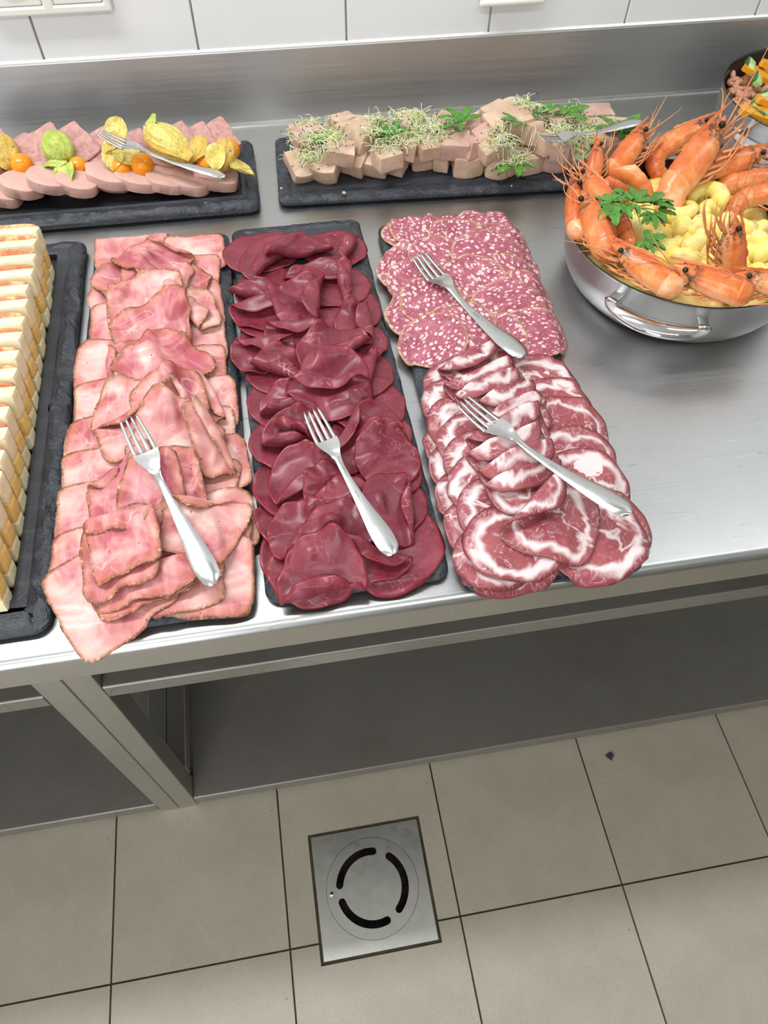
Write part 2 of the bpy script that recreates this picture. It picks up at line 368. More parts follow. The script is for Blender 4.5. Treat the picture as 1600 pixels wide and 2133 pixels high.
# ------------------------------------------------------------------ fittings on the wall
YW = YB - .004
def wallpt(px, py, y):
    d = RM @ np.array([(px - 800) / FPX, -(py - 1066.5) / FPX, -1.0]); return CAM + d * ((y - CAM[1]) / d[1])
a = wallpt(236, 25, .811)
so = empty('wall_socket', (a[0] - .0755, YW, a[2] + .0405), 0, 'white double socket and switch plate on the tiled wall at top left', 'socket')
def ring(name, x0, x1, z0, z1, holes, y0, y1, bevel, mat, parent):
    bm = bmesh.new(); xs = sorted({x0, x1, *[q for h in holes for q in h[:2]]}); zs = sorted({z0, z1, *[q for h in holes for q in h[2:]]})
    vs = {}
    def V(x, z): return vs.setdefault((x, z), bm.verts.new((x, y0, z)))
    for i in range(len(xs)-1):
        for k in range(len(zs)-1):
            xm, zm = (xs[i]+xs[i+1])/2, (zs[k]+zs[k+1])/2
            if any(h[0] < xm < h[1] and h[2] < zm < h[3] for h in holes): continue
            bm.faces.new([V(xs[i], zs[k]), V(xs[i+1], zs[k]), V(xs[i+1], zs[k+1]), V(xs[i], zs[k+1])])
    ex = bmesh.ops.extrude_face_region(bm, geom=bm.faces[:]); nv = [q for q in ex['geom'] if isinstance(q, bmesh.types.BMVert)]
    for q in nv: q.co.y = y1
    bm.normal_update()
    eg = [e for e in bm.edges if all(abs(q.co.y - y1) < 1e-6 for q in e.verts) and len(e.link_faces) == 2 and e.calc_face_angle(0) > 1]
    bmesh.ops.bevel(bm, geom=eg, offset=bevel, segments=3, profile=.5, affect='EDGES')
    return bmobj(name, bm, mat, parent, False)
ring('frame', -.0755, .0755, -.0405, .0405, [(-.0665, -.0075, -.0295, .0295), (.0065, .0655, -.0295, .0295)], 0, -.0095, .003, M['plastic'], so)
ins = bmobj('socket_insert', box(-.0662, -.0078, -.0085, 0, -.0292, .0292, .0015, 2), M['plastic'], so)
v, f = [], []
for k in range(32):
    c_, s_ = math.cos(k*PI/16), math.sin(k*PI/16)
    v += [(.0215*c_, 0, .0215*s_), (.0205*c_, -.0014, .0205*s_), (.0190*c_, -.0012, .0190*s_), (.0185*c_, .0002, .0185*s_)]
for k in range(32):
    q = 4*((k+1) % 32)
    for i in range(3): f.append((4*k+i, q+i, q+i+1, 4*k+i+1))
pyobj('socket_ring', v, f, M['plastic'], ins, True, (-.037, -.0085, 0))
bmobj('rocker_switch', box(.0068, .0652, -.0088, 0, -.0292, .0292, .0015, 2), M['plastic'], so)
a, b = wallpt(1003, 12, .80), wallpt(1128, 10, .80)
hk = empty('wall_bracket', ((a[0]+b[0])/2, YW, a[2] + .02), 0, 'white plastic bracket on the tiled wall at the top edge, right of centre', 'bracket')
w_ = (b[0]-a[0])/2
bmobj('mount', box(-w_, w_, -.016, 0, -.0195, .03, .004, 3), M['plastic'], hk, True)
bmobj('ledge', box(-w_ - .003, w_ + .003, -.0255, -.0165, -.0205, -.013, .003, 3), M['plastic'], hk, True)

# ------------------------------------------------------------------ trays
HM_X0, HM_Y0, HM_D = -0.35, -0.08, 0.002
HM = np.zeros((460, 840))                                             # heights above the worktop, [y, x]
HM[: int((0.0 - HM_Y0)/HM_D), :] = -0.004
def hm_idx(x, y): return (np.asarray(y) - HM_Y0)/HM_D, (np.asarray(x) - HM_X0)/HM_D
def rrect(w, h, r, n=7):
    L = []
    for cx, cy, a0 in ((w/2 - r, -h/2 + r, -PI/2), (w/2 - r, h/2 - r, 0), (-w/2 + r, h/2 - r, PI/2), (-w/2 + r, -h/2 + r, PI)):
        for a in np.linspace(a0, a0 + PI/2, n): L.append((cx + r*math.cos(a), cy + r*math.sin(a)))
    return L
def dense(L, step):
    out = []
    for (a, b), (c, d) in zip(L, L[1:] + L[:1]):
        n = max(1, int(math.hypot(c-a, d-b)/step))
        out += [(a + (c-a)*k/n, b + (d-b)*k/n) for k in range(n)]
    return out
def tray(x, y, th, w, h, label, well=None, height=0.0135, seed=0, rough_edges=1.0):
    rg = np.random.default_rng(seed)
    t = empty('slate_tray', (x, y, TZ), th, label, 'tray', 'black slate serving trays')
    nx_, ny_ = max(8, int(w/.004)), max(8, int(h/.004))
    def ring_at(i_):
        ww, hh, rr = w - 2*i_, h - 2*i_, max(.014 - i_*.75, .003); out = []
        for cx, cy, a0, ne, ex, ey in ((ww/2 - rr, -hh/2 + rr, -PI/2, ny_, 0, 1), (ww/2 - rr, hh/2 - rr, 0, nx_, -1, 0), (-ww/2 + rr, hh/2 - rr, PI/2, ny_, 0, -1), (-ww/2 + rr, -hh/2 + rr, PI, nx_, 1, 0)):
            out += [(cx + rr*math.cos(a), cy + rr*math.sin(a)) for a in np.linspace(a0, a0 + PI/2, 7)]
            ln = (hh if ex == 0 else ww) - 2*rr; e = out[-1]
            out += [(e[0] + ex*ln*k/ne, e[1] + ey*ln*k/ne) for k in range(1, ne)]
        return np.array(out)
    P = ring_at(0); n = len(P)
    N = np.roll(P, -1, 0) - np.roll(P, 1, 0); N = np.c_[-N[:, 1], N[:, 0]]; N /= np.linalg.norm(N, axis=1)[:, None]   # inward
    def nz(sc):
        k = rg.normal(size=n); ker = np.hanning(sc); ker /= ker.sum()
        return np.convolve(np.r_[k, k, k], ker, 'same')[n:2*n]*math.sqrt(sc)
    a, b, c = nz(9), nz(21), nz(13)
    chip = np.clip(a*.9 + b*.5, -1, 1.3)*rough_edges
    z = height
    loops = [(.007, 0.0004, 0*a), (.0065, .003, 0*a), (.0012, .0036, 0*a), (.0002, .0052, .0004*a), (.0006, z*.62, .0006*a), (.0028, z - .0026, .0016*chip), (.0075, z - .0008 , .0046*chip), (.0125, z, .0030*b), (.0185, z, 0*a)]
    V, rel = [], []
    for i, (ins_, zz, d) in enumerate(loops):
        dz = 0 if i < 5 else (-.0021*np.clip(c, 0, 1.5)*rough_edges if i < 7 else -.0004*np.clip(a, 0, 1) if i == 7 else 0)
        q = ring_at(ins_) + N*(np.abs(d) if i >= 5 else d*.4)[:, None]
        V += list(np.c_[q, np.full(n, zz) + dz]); rel += [1.0 if 3 <= i < 7 else .5 if i == 7 else 0.1]*n
    if well:
        m, dep = well
        for ins_, zz in ((m - .005, z), (m - .002, z + .0009), (m, z + .0002), (m + .0012, z - .001), (m + .002, z - dep)):
            q = ring_at(ins_)
            V += list(np.c_[q, np.full(n, zz)]); rel += [0.05]*n
    nl = len(V)//n
    F = [(i*n + k, i*n + (k+1) % n, (i+1)*n + (k+1) % n, (i+1)*n + k) for i in range(nl-1) for k in range(n)]
    mi = [1 if (well and i >= nl - 2) else 0 for i in range(nl-1) for k in range(n)]
    F += [tuple(range((nl-1)*n, nl*n)), tuple(range(n))[::-1]]; mi += [1 if well else 0, 0]
    o = pyobj('tray_body', V, F, [M['slate'], M['slate_well']], t, True, None, mi, {'relief': rel})
    o.data.set_sharp_from_angle(angle=0.9)
    yy, xx = np.mgrid[0:HM.shape[0], 0:HM.shape[1]]; X = HM_X0 + xx*HM_D - x; Y = HM_Y0 + yy*HM_D - y
    u, v_ = X*math.cos(th) + Y*math.sin(th), -X*math.sin(th) + Y*math.cos(th)
    HM[(np.abs(u) < w/2 - .002) & (np.abs(v_) < h/2 - .002)] = z
    if well: HM[(np.abs(u) < w/2 - well[0]) & (np.abs(v_) < h/2 - well[0])] = z - well[1]
    return t
def corner(x, y, th, w, h):      # tray given by its front left corner
    return x + math.cos(th)*w/2 - math.sin(th)*h/2, y + math.sin(th)*w/2 + math.cos(th)*h/2, th, w, h
tray(*corner(.2173, .0150, -.0062, .162, .53), 'black slate tray under the pink peppered ham slices', seed=1)
tray(*corner(.3879, .0182, .0045, .162, .53), 'black slate tray under the dark red dried beef', seed=2)
tray(*corner(.5606, .0010, -.0127, .162, .53), 'black slate tray under the salami and marbled coppa', seed=3)
tray(*corner(-.1145, .0226, .0005, .325, .53), 'wide black slate tray with sunken well under the cut sandwiches', (.0295, .0075), .0150, 4)
tray(*corner(.4494, .5953, -.0497, .53, .162), 'black slate tray under the foie gras chunks, against the splashback', seed=5)
tray(*corner(-.1035, .5883, -.0024, .53, .162), 'black slate tray under the pink pate slices, left rear', (.022, .0045), .0165, 6)
# ------------------------------------------------------------------ food materials
def ham_mat(name, sh):
    m = NT(name); v = m.coord('@su', (1, 1, 1), 0.0); oi = m.new('ShaderNodeObjectInfo')
    add = m.new('ShaderNodeVectorMath', operation='ADD'); m.l(v, add.inputs[0])
    cmb = m.new('ShaderNodeCombineXYZ')
    for i in range(3): m.l(m.math('MULTIPLY', oi.outputs['Random'], 3.7 + i), cmb.inputs[i])
    m.l(cmb.outputs[0], add.inputs[1]); v = add.outputs[0]
    n = m.noise(v, 26, 4, 0.55, 0.6); e = m.attr('edge')
    c = m.ramp(n.outputs[0], [(0.36 - sh, srgb(234, 190, 182)), (0.52 - sh, srgb(212, 142, 140)), (0.66 - sh, srgb(178, 84, 96))])
    mp = m.new('ShaderNodeMapping'); mp.inputs['Scale'].default_value = (140, 22, 22); mp.inputs['Rotation'].default_value = (0, 0, .5); m.l(v, mp.inputs[0])
    fib = m.noise(mp.outputs[0], 1.0, 4, 0.6)
    c = m.mix(m.ramp(fib.outputs[0], [(0.5, (0, 0, 0)), (0.75, (.35, .35, .35))]), c, srgb(240, 200, 190))
    vein = m.math('MULTIPLY', m.math('LESS_THAN', m.math('ABSOLUTE', m.math('SUBTRACT', m.noise(v, 13, 2, .5, .8).outputs[0], .5)), .0045), m.math('GREATER_THAN', m.noise(v, 17, 2).outputs[0], .52))
    c = m.mix(m.math('MULTIPLY', vein, .25), c, srgb(244, 222, 214))
    band = m.ramp(m.math('ADD', e, m.math('MULTIPLY', m.noise(v, 60, 3).outputs[0], .004)), [(0.0, (1, 1, 1)), (0.0055, (.75, .75, .75)), (0.010, (0, 0, 0))])
    c = m.mix(m.math('MULTIPLY', band, .42), c, srgb(205, 128, 84))
    crust = m.ramp(m.math('ADD', e, m.math('MULTIPLY', m.noise(v, 300, 3).outputs[0], .0016)), [(0.0011, (1, 1, 1)), (0.0018, (0, 0, 0))])
    pep = m.voro(v, 420); pc = m.ramp(pep.outputs['Color'], [(0.0, srgb(60, 44, 32)), (0.35, srgb(110, 76, 48)), (0.6, srgb(166, 112, 66)), (0.85, srgb(206, 170, 118)), (1.0, srgb(235, 222, 190))], 'CONSTANT')
    c = m.mix(crust, c, pc)
    pp = m.math('LESS_THAN', m.voro(v, 75).outputs['Distance'], .07)
    c = m.mix(m.math('MULTIPLY', pp, .8), c, srgb(110, 62, 58))
    m.set(col=c, rough=m.math('MULTIPLY_ADD', n.outputs[0], .2, .28), sss=.12, sssr=(.010, .004, .003), ssss=.5, spec=.45)
    m.bump(m.math('ADD', m.math('MULTIPLY', fib.outputs[0], .4), m.math('MULTIPLY', m.math('MULTIPLY', crust, pep.outputs['Distance']), 2.5)), .3, .001)
    return m.mat
def rndvec(m, k=3.7):
    v = m.coord('@su'); oi = m.new('ShaderNodeObjectInfo'); add = m.new('ShaderNodeVectorMath', operation='ADD'); m.l(v, add.inputs[0])
    cmb = m.new('ShaderNodeCombineXYZ')
    for i in range(3): m.l(m.math('MULTIPLY', oi.outputs['Random'], k + i), cmb.inputs[i])
    m.l(cmb.outputs[0], add.inputs[1]); return add.outputs[0]
def beef_mat():
    m = NT('dried_beef'); v = rndvec(m); e = m.attr('edge')
    n = m.noise(v, 22, 4, .6, .5); f = m.noise(v, 240, 4, .7)
    c = m.ramp(n.outputs[0], [(0.3, srgb(102, 34, 46)), (0.5, srgb(122, 43, 57)), (0.72, srgb(146, 64, 78))])
    c = m.mix(m.ramp(f.outputs[0], [(.5, (0, 0, 0)), (.8, (.4, .4, .4))]), c, srgb(164, 94, 104))
    ve = m.noise(v, 16, 3, .6, 1.2).outputs[0]
    vein = m.ramp(m.math('ABSOLUTE', m.math('SUBTRACT', ve, .5)), [(0.0, (1, 1, 1)), (.007, (0, 0, 0))])
    msk = m.ramp(m.noise(v, 14, 2).outputs[0], [(.55, (0, 0, 0)), (.68, (1, 1, 1))])
    c = m.mix(m.math('MULTIPLY', m.math('MULTIPLY', vein, msk), .6), c, srgb(226, 172, 168))
    rim = m.ramp(e, [(0.0, (1, 1, 1)), (.0014, (0, 0, 0))]); c = m.mix(m.math('MULTIPLY', rim, .6), c, srgb(140, 30, 40))
    m.set(col=c, rough=m.math('MULTIPLY_ADD', f.outputs[0], .3, .18), sss=.06, sssr=(.008, .002, .002), ssss=.4, spec=.42); m.bump(f.outputs[0], .18, .0008)
    return m.mat
def salami_mat():
    m = NT('salami'); v = rndvec(m); e = m.attr('edge')
    d = m.noise(v, 70, 2); dv = m.new('ShaderNodeVectorMath', operation='MULTIPLY_ADD'); m.l(d.outputs['Color'], dv.inputs[0]); dv.inputs[1].default_value = (.007,)*3; m.l(v, dv.inputs[2])
    mp = m.new('ShaderNodeMapping'); mp.inputs['Scale'].default_value = (1, 1.5, 1); mp.inputs['Rotation'].default_value = (0, 0, .7); m.l(dv.outputs[0], mp.inputs[0])
    v1 = m.voro(mp.outputs[0], 150); v2 = m.voro(mp.outputs[0], 330)
    meat = m.ramp(m.noise(v, 60, 4).outputs[0], [(.3, srgb(148, 66, 84)), (.7, srgb(176, 100, 116))])
    fat = m.math('LESS_THAN', m.math('MULTIPLY_ADD', m.noise(v, 40, 2).outputs[0], -.45, v1.outputs['Distance']), .155)
    fat2 = m.math('LESS_THAN', v2.outputs['Distance'], .30)
    fc = m.ramp(v1.outputs['Color'], [(0, srgb(214, 166, 170)), (1, srgb(238, 212, 210))])
    c = m.mix(m.math('MULTIPLY', fat2, .6), meat, srgb(216, 150, 154)); c = m.mix(fat, c, fc)
    rim = m.ramp(m.math('ADD', e, m.math('MULTIPLY', m.noise(v, 160, 2).outputs[0], .001)), [(.0013, (1, 1, 1)), (.0022, (0, 0, 0))])
    c = m.mix(rim, c, m.ramp(m.noise(v, 120, 2).outputs[0], [(.35, srgb(166, 116, 80)), (.6, srgb(216, 184, 144))]))
    m.set(col=c, rough=.34, sss=.08, sssr=(.008, .004, .003), ssss=.4, spec=.45); m.bump(v1.outputs['Distance'], .22, .0008)
    return m.mat
def coppa_mat():
    m = NT('marbled_coppa'); v = rndvec(m); e = m.attr('edge'); v0 = m.coord('@su')
    n = m.noise(v, 30, 4, .6); f = m.noise(v, 300, 3, .7)
    meat = m.ramp(n.outputs[0], [(.3, srgb(134, 58, 66)), (.55, srgb(158, 80, 86)), (.8, srgb(176, 104, 104))])
    meat = m.mix(m.ramp(f.outputs[0], [(.55, (0, 0, 0)), (.75, (.5, .5, .5))]), meat, srgb(206, 136, 132))
    big = m.noise(v, 24, 3, .55, 1.0).outputs[0]
    ring = m.math('ABSOLUTE', m.math('SUBTRACT', m.math('MULTIPLY_ADD', m.math('SUBTRACT', big, .5), .030, e), .0100))
    fat = m.ramp(m.math('SUBTRACT', ring, m.math('MULTIPLY_ADD', m.ramp(m.noise(v, 26, 2).outputs[0], [(.38, (0, 0, 0)), (.66, (1, 1, 1))]), .0027, .0001)), [(.0000, (1, 1, 1)), (.0005, (0, 0, 0))])
    sx = m.new('ShaderNodeSeparateXYZ'); m.l(v0, sx.inputs[0])
    s1 = m.math('ABSOLUTE', m.math('MULTIPLY_ADD', m.math('SUBTRACT', big, .5), .09, m.math('ADD', sx.outputs[1], m.math('MULTIPLY', sx.outputs[0], .35))))
    fat2 = m.ramp(s1, [(.0026, (1, 1, 1)), (.0032, (0, 0, 0))])
    mk = m.ramp(m.noise(v, 18, 2).outputs[0], [(.40, (0, 0, 0)), (.47, (1, 1, 1))])
    ve = m.ramp(m.math('ABSOLUTE', m.math('SUBTRACT', m.noise(v, 42, 3, .6, 1.0).outputs[0], .5)), [(0, (1, 1, 1)), (.014, (0, 0, 0))])
    blob = m.ramp(m.noise(v, 34, 3, .5, .6).outputs[0], [(.68, (0, 0, 0)), (.70, (1, 1, 1))])
    ff = m.math('MAXIMUM', m.math('MAXIMUM', fat, m.math('MULTIPLY', fat2, mk)), m.math('MAXIMUM', m.math('MULTIPLY', ve, .55), blob))
    c = m.mix(ff, meat, srgb(228, 208, 208))
    rim = m.ramp(e, [(.0006, (1, 1, 1)), (.0022, (0, 0, 0))]); c = m.mix(m.math('MULTIPLY', rim, .7), c, srgb(120, 52, 56))
    m.set(col=c, rough=.32, sss=.08, sssr=(.008, .004, .003), ssss=.4, spec=.45); m.bump(f.outputs[0], .15, .0008)
    return m.mat
M['ham'], M['ham_rosy'], M['beef'], M['salami'], M['coppa'] = ham_mat('peppered_ham', 0.0), ham_mat('rosy_peppered_ham', 0.10), beef_mat(), salami_mat(), coppa_mat()

# ------------------------------------------------------------------ thin slices that drape over what lies below
def box_blur(a, r):
    for ax in (0, 1):
        p = np.concatenate([np.repeat(a.take([0], ax), r + 1, ax), a, np.repeat(a.take([-1], ax), r, ax)], ax); c = np.cumsum(p, ax)
        a = (c.take(range(2*r + 1, c.shape[ax]), ax) - c.take(range(0, c.shape[ax] - 2*r - 1), ax))/(2*r + 1)
    return a
def dilate(a, r):
    for ax in (0, 1):
        o = a.copy()
        for k in range(1, r + 1): o = np.maximum(o, np.maximum(np.roll(a, k, ax), np.roll(a, -k, ax)))
        a = o
    return a
def bil(G, fy, fx):
    fy = np.clip(fy, 0, G.shape[0] - 1.001); fx = np.clip(fx, 0, G.shape[1] - 1.001); iy, ix = fy.astype(int), fx.astype(int); a, b = fy - iy, fx - ix
    return (G[iy, ix]*(1-a)*(1-b) + G[iy+1, ix]*a*(1-b) + G[iy, ix+1]*(1-a)*b + G[iy+1, ix+1]*a*b)
def rest_height(x, y, stiff=5):
    """smoothed height of what lies below the points"""
    fy, fx = hm_idx(x, y); m_ = 14
    y0, y1 = max(0, int(fy.min()) - m_), min(HM.shape[0], int(fy.max()) + m_); x0, x1 = max(0, int(fx.min()) - m_), min(HM.shape[1], int(fx.max()) + m_)
    W = HM[y0:y1, x0:x1]; D = dilate(W, 1); B = np.maximum(D, box_blur(box_blur(dilate(W, 2), stiff), stiff)); B = np.maximum(D, box_blur(B, 1))
    return bil(B, fy - y0, fx - x0)
def stamp(x, y, z, up=3):
    """raises the height map to a grid of points"""
    n = x.shape[0]; t = np.linspace(0, n - 1, (n - 1)*up + 1)
    def ups(a):
        i = np.minimum(t.astype(int), n - 2); fr = t - i; a = a[i]*(1 - fr)[:, None] + a[i+1]*fr[:, None]
        return a[:, i]*(1 - fr)[None] + a[:, i+1]*fr[None]
    X, Y, Z = ups(x), ups(y), ups(z); fy, fx = hm_idx(X, Y); iy, ix = np.rint(fy).astype(int), np.rint(fx).astype(int)
    ok = (iy >= 0) & (iy < HM.shape[0]) & (ix >= 0) & (ix < HM.shape[1]); np.maximum.at(HM, (iy[ok], ix[ok]), Z[ok])
def disc_grid(N):
    t = np.linspace(-1, 1, N); a, b = np.meshgrid(t, t, indexing='xy')
    with np.errstate(divide='ignore', invalid='ignore'):
        big = np.abs(a) > np.abs(b)
        r = np.where(big, a, b); th = np.where(big, PI/4*np.where(a == 0, 0, b/a), PI/2 - PI/4*np.where(b == 0, 0, a/b))
    th = np.where(r < 0, th + PI, th); return np.abs(r), th
def sheet(name, cx, cy, w, h, yaw, mat, folds=(), bumps=(), n_exp=2.2, thick=.0012, wob=.0008, ruffle=.0015, edge_noise=.03, stiff=5, N=30, seed=0, parent=None, lift=0.0, recentre=True):
    """a thin slice; folds = (direction in degrees, offset in m, radius, total angle in degrees); bumps = (u, v, size u, size v, height)"""
    rg = np.random.default_rng(seed); rho, th = disc_grid(N)
    ca, sa = np.abs(np.cos(th)) + 1e-9, np.abs(np.sin(th)) + 1e-9
    R = 1/((ca**n_exp + sa**n_exp)**(1/n_exp)); k = np.zeros_like(th)
    for q in range(2, 14): k += rg.normal()/q**.8*np.cos(q*th + rg.uniform(0, 2*PI))
    R = R*(1 + edge_noise*k)
    u, v = rho*R*np.cos(th)*w/2, rho*R*np.sin(th)*h/2
    edge = (1 - rho)*min(w, h)/2*.95
    su = np.stack([u, v, 0*u], -1)
    z = np.zeros_like(u)
    for q in range(3):
        a = rg.uniform(0, PI); z += wob*np.sin((u*math.cos(a) + v*math.sin(a))*rg.uniform(60, 140) + rg.uniform(0, 6))
    q = rg.integers(5, 9); z += ruffle*rho**4*np.sin(q*th + rg.uniform(0, 6)) + lift*rho**3
    for bu, bv, s1, s2, hh in bumps: z += hh*np.exp(-((u - bu)/s1)**2 - ((v - bv)/s2)**2)
    Pn = np.stack([u, v, z], -1)
    for ang, off, rad, tot in folds:
        a = R_(ang); d = np.array([math.cos(a), math.sin(a)]); tot = R_(tot)
        s = Pn[..., 0]*d[0] + Pn[..., 1]*d[1] - off; t = -Pn[..., 0]*d[1] + Pn[..., 1]*d[0]; hz = Pn[..., 2]
        ph = np.clip(s/rad, 0, tot); ex = np.maximum(s - rad*tot, 0)
        ns = np.where(s > 0, rad*np.sin(ph) + ex*np.cos(ph) - hz*np.sin(ph), s); nz_ = np.where(s > 0, rad*(1 - np.cos(ph)) + ex*np.sin(ph) + hz*np.cos(ph), hz)
        nz_ = np.where(s > 0, np.maximum(nz_, .0011*(ph > 1.8) + np.minimum(hz, 0)), nz_)
        Pn = np.stack([(ns + off)*d[0] - t*d[1], (ns + off)*d[1] + t*d[0], nz_], -1)
    if recentre:
        for i in (0, 1): Pn[..., i] -= (Pn[..., i].max() + Pn[..., i].min())/2
    y = R_(yaw); X = cx + Pn[..., 0]*math.cos(y) - Pn[..., 1]*math.sin(y); Y = cy + Pn[..., 0]*math.sin(y) + Pn[..., 1]*math.cos(y)
    Z = rest_height(X, Y, stiff) + np.maximum(Pn[..., 2], 0*Pn[..., 2] - .0006) + .0007 + thick/2
    V = np.stack([X, Y, Z], -1)
    gu, gv = np.gradient(V, axis=1), np.gradient(V, axis=0); nn = np.cross(gu, gv); nn /= np.linalg.norm(nn, axis=-1)[..., None] + 1e-12
    top, bot = V + nn*thick/2, V - nn*thick/2
    stamp(X, Y, np.maximum(top[..., 2], bot[..., 2]))
    n = N*N; idx = np.arange(n).reshape(N, N)
    F = np.stack([idx[:-1, :-1], idx[:-1, 1:], idx[1:, 1:], idx[1:, :-1]], -1).reshape(-1, 4); F = np.concatenate([F, F[:, ::-1] + n])
    per = np.concatenate([idx[0, :], idx[1:, -1], idx[-1, -2::-1], idx[-2:0:-1, 0]]); pn = np.roll(per, -1)
    F = np.concatenate([F, np.stack([per, per + n, pn + n, pn], -1)])
    base = np.array([cx, cy, float(Z.min())]); A = np.concatenate([top.reshape(-1, 3), bot.reshape(-1, 3)]) - base
    return pyobj(name, A, F, mat, parent, True, (cx, cy, TZ + base[2]), None, {'su': np.tile(su.reshape(-1, 3), (2, 1)), 'edge': np.tile(edge.ravel(), 2)})
def finish(items, what, group, cat, where):
    """labels a row of slices by its rank from the back"""
    for i, o in enumerate(items): tag(o, f'{what}, {ordinal(i)} from back', cat, group)
ZP = TZ + .024
# ---- peppered ham
hs = 100
def anchored(px, py, w, h, yaw, right=False, z=ZP):
    p = at(px, py, z); y = R_(yaw); dx, dy = (-w/2 if right else w/2), -h/2
    return p[0] + dx*math.cos(y) - dy*math.sin(y), p[1] + dx*math.sin(y) + dy*math.cos(y)
ham = dict(mat=M['ham'], n_exp=6.5, thick=.0014, edge_noise=.012, ruffle=.0012)
L, Rr = [], []
for i, (px, py, w_, h__, yw) in enumerate([(197, 480, .088, .080, 2), (193, 556, .086, .078, -3), (186, 634, .088, .076, 2), (161, 712, .092, .078, -2), (152, 798, .090, .074, 3), (141, 872, .092, .074, -2), (131, 944, .094, .070, 2), (121, 1014, .094, .072, 0), (105, 1108, .098, .078, 1)]):
    x, y = anchored(px, py, w_, h__, yw, z=TZ + .018); L.append(sheet('ham_slice', x, y, w_, h__, yw, seed=hs+i, **ham))
    if i < 12:
        px, py, w_, h__, yw = [(462, 479, .072, .070, 3), (461, 530, .066, .066, -6), (456, 580, .070, .080, 4), (465, 650, .072, .078, 2), (472, 715, .074, .078, -3), (487, 778, .076, .072, 3), (489, 846, .074, .068, -2), (509, 898, .072, .066, 4), (505, 955, .074, .064, -10)][i]
        x, y = anchored(px, py, w_, h__, yw, True, z=TZ + .018); Rr.append(sheet('ham_slice', x, y, w_, h__, yw, seed=hs+40+i, **ham))
for i, (px, py, w_, h__, yw) in enumerate([(522, 1012, .078, .064, 5), (527, 1064, .080, .072, -8), (531, 1116, .084, .074, -5)]):
    x, y = anchored(px, py, w_, h__, yw, True, z=TZ + .018); Rr.append(sheet('ham_slice', x, y, w_, h__, yw, seed=hs+60+i, **ham))
p = at(380, 1204, TZ + .02); Rr.append(sheet('ham_slice', p[0], p[1], .066, .064, 8, seed=hs+70, **ham))
p = at(232, 1222, TZ + .02); L.append(sheet('ham_slice', p[0], p[1], .098, .092, 26, seed=hs+71, **ham))
finish(L, 'pink peppered ham slice flat in left row', 'ham slices on the first long tray', 'ham', 'of that row')
finish(Rr, 'pink peppered ham slice flat in right row', 'ham slices on the first long tray', 'ham', 'of that row')
Cn = []
for i, (px, py, w_, h__, yw, fo, bu) in enumerate([
    (262, 558, .080, .075, 35, [(-60, .004, .0065, 190)], []),
    (315, 530, .085, .085, 48, [(0, .022, .005, 185)], [(-.02, 0, .012, .03, .006)]),
    (395, 583, .060, .070, -20, [(180, .004, .004, 185)], []),
    (405, 632, .065, .070, 10, [(200, .002, .005, 185)], []),
    (301, 616, .092, .076, 4, [], [(.02, .02, .03, .02, .006)]),
    (316, 672, .096, .080, 14, [(-20, .036, .0045, 175)], []),
    (268, 750, .072, .080, 14, [(170, .014, .005, 190)], []),
    (338, 752, .090, .090, 42, [], [(-.012, -.030, .016, .022, .014)]),
    (273, 838, .080, .070, -12, [], [(.02, 0, .02, .02, .005)]),
    (408, 826, .060, .070, 20, [(0, .008, .004, 185)], []),
    (352, 838, .078, .062, 8, [], [(0, -.02, .018, .02, .012)]),
    (384, 868, .045, .060, 20, [(0, -.004, .006, 300)], []),
    (285, 897, .080, .062, 12, [(90, .012, .004, 180)], []),
    (366, 915, .084, .074, -28, [], [(.012, -.02, .018, .026, .014)]),
    (438, 925, .050, .075, 10, [(10, -.004, .008, 230)], []),
    (252, 1005, .070, .080, 6, [(120, .020, .004, 180)], [(0, 0, .015, .03, .009)]),
    (322, 1032, .070, .082, -12, [], [(.01, .01, .015, .02, .006)]),
    (386, 1012, .058, .075, 6, [(180, .002, .004, 185)], []),
    (352, 1140, .084, .090, 14, [], []),
    (425, 1090, .070, .080, -25, [(120, .018, .005, 185)], []),
    (300, 1216, .094, .070, 14, [(85, -.004, .0035, 184)], []),
    (248, 1150, .072, .088, 8, [], [(.02, .02, .02, .02, .003)]),
    (262, 1138, .066, .095, 10, [(80, .018, .003, 184)], [(.018, .01, .012, .02, .004)])]):
    p = at(px, py, TZ + .034); Cn.append(sheet('ham_slice', p[0], p[1], w_*.94, h__*.92, yw, seed=hs+100+i, folds=fo, bumps=bu, N=36, stiff=7, **{**ham, 'ruffle': .0026, 'lift': .003, 'mat': M['ham_rosy'] if i % 5 not in (3, 4) else M['ham']}))
o_ = sorted(Cn, key=lambda o: -o.location.y)
for i, o in enumerate(o_):
    tag(o, f'rosy peppered ham slice in the heap along the tray middle, ' + (f'{ordinal(i)} from back' if i < 12 else f'{ordinal(len(o_) - 1 - i)} from front'), 'ham', 'ham slices on the first long tray')
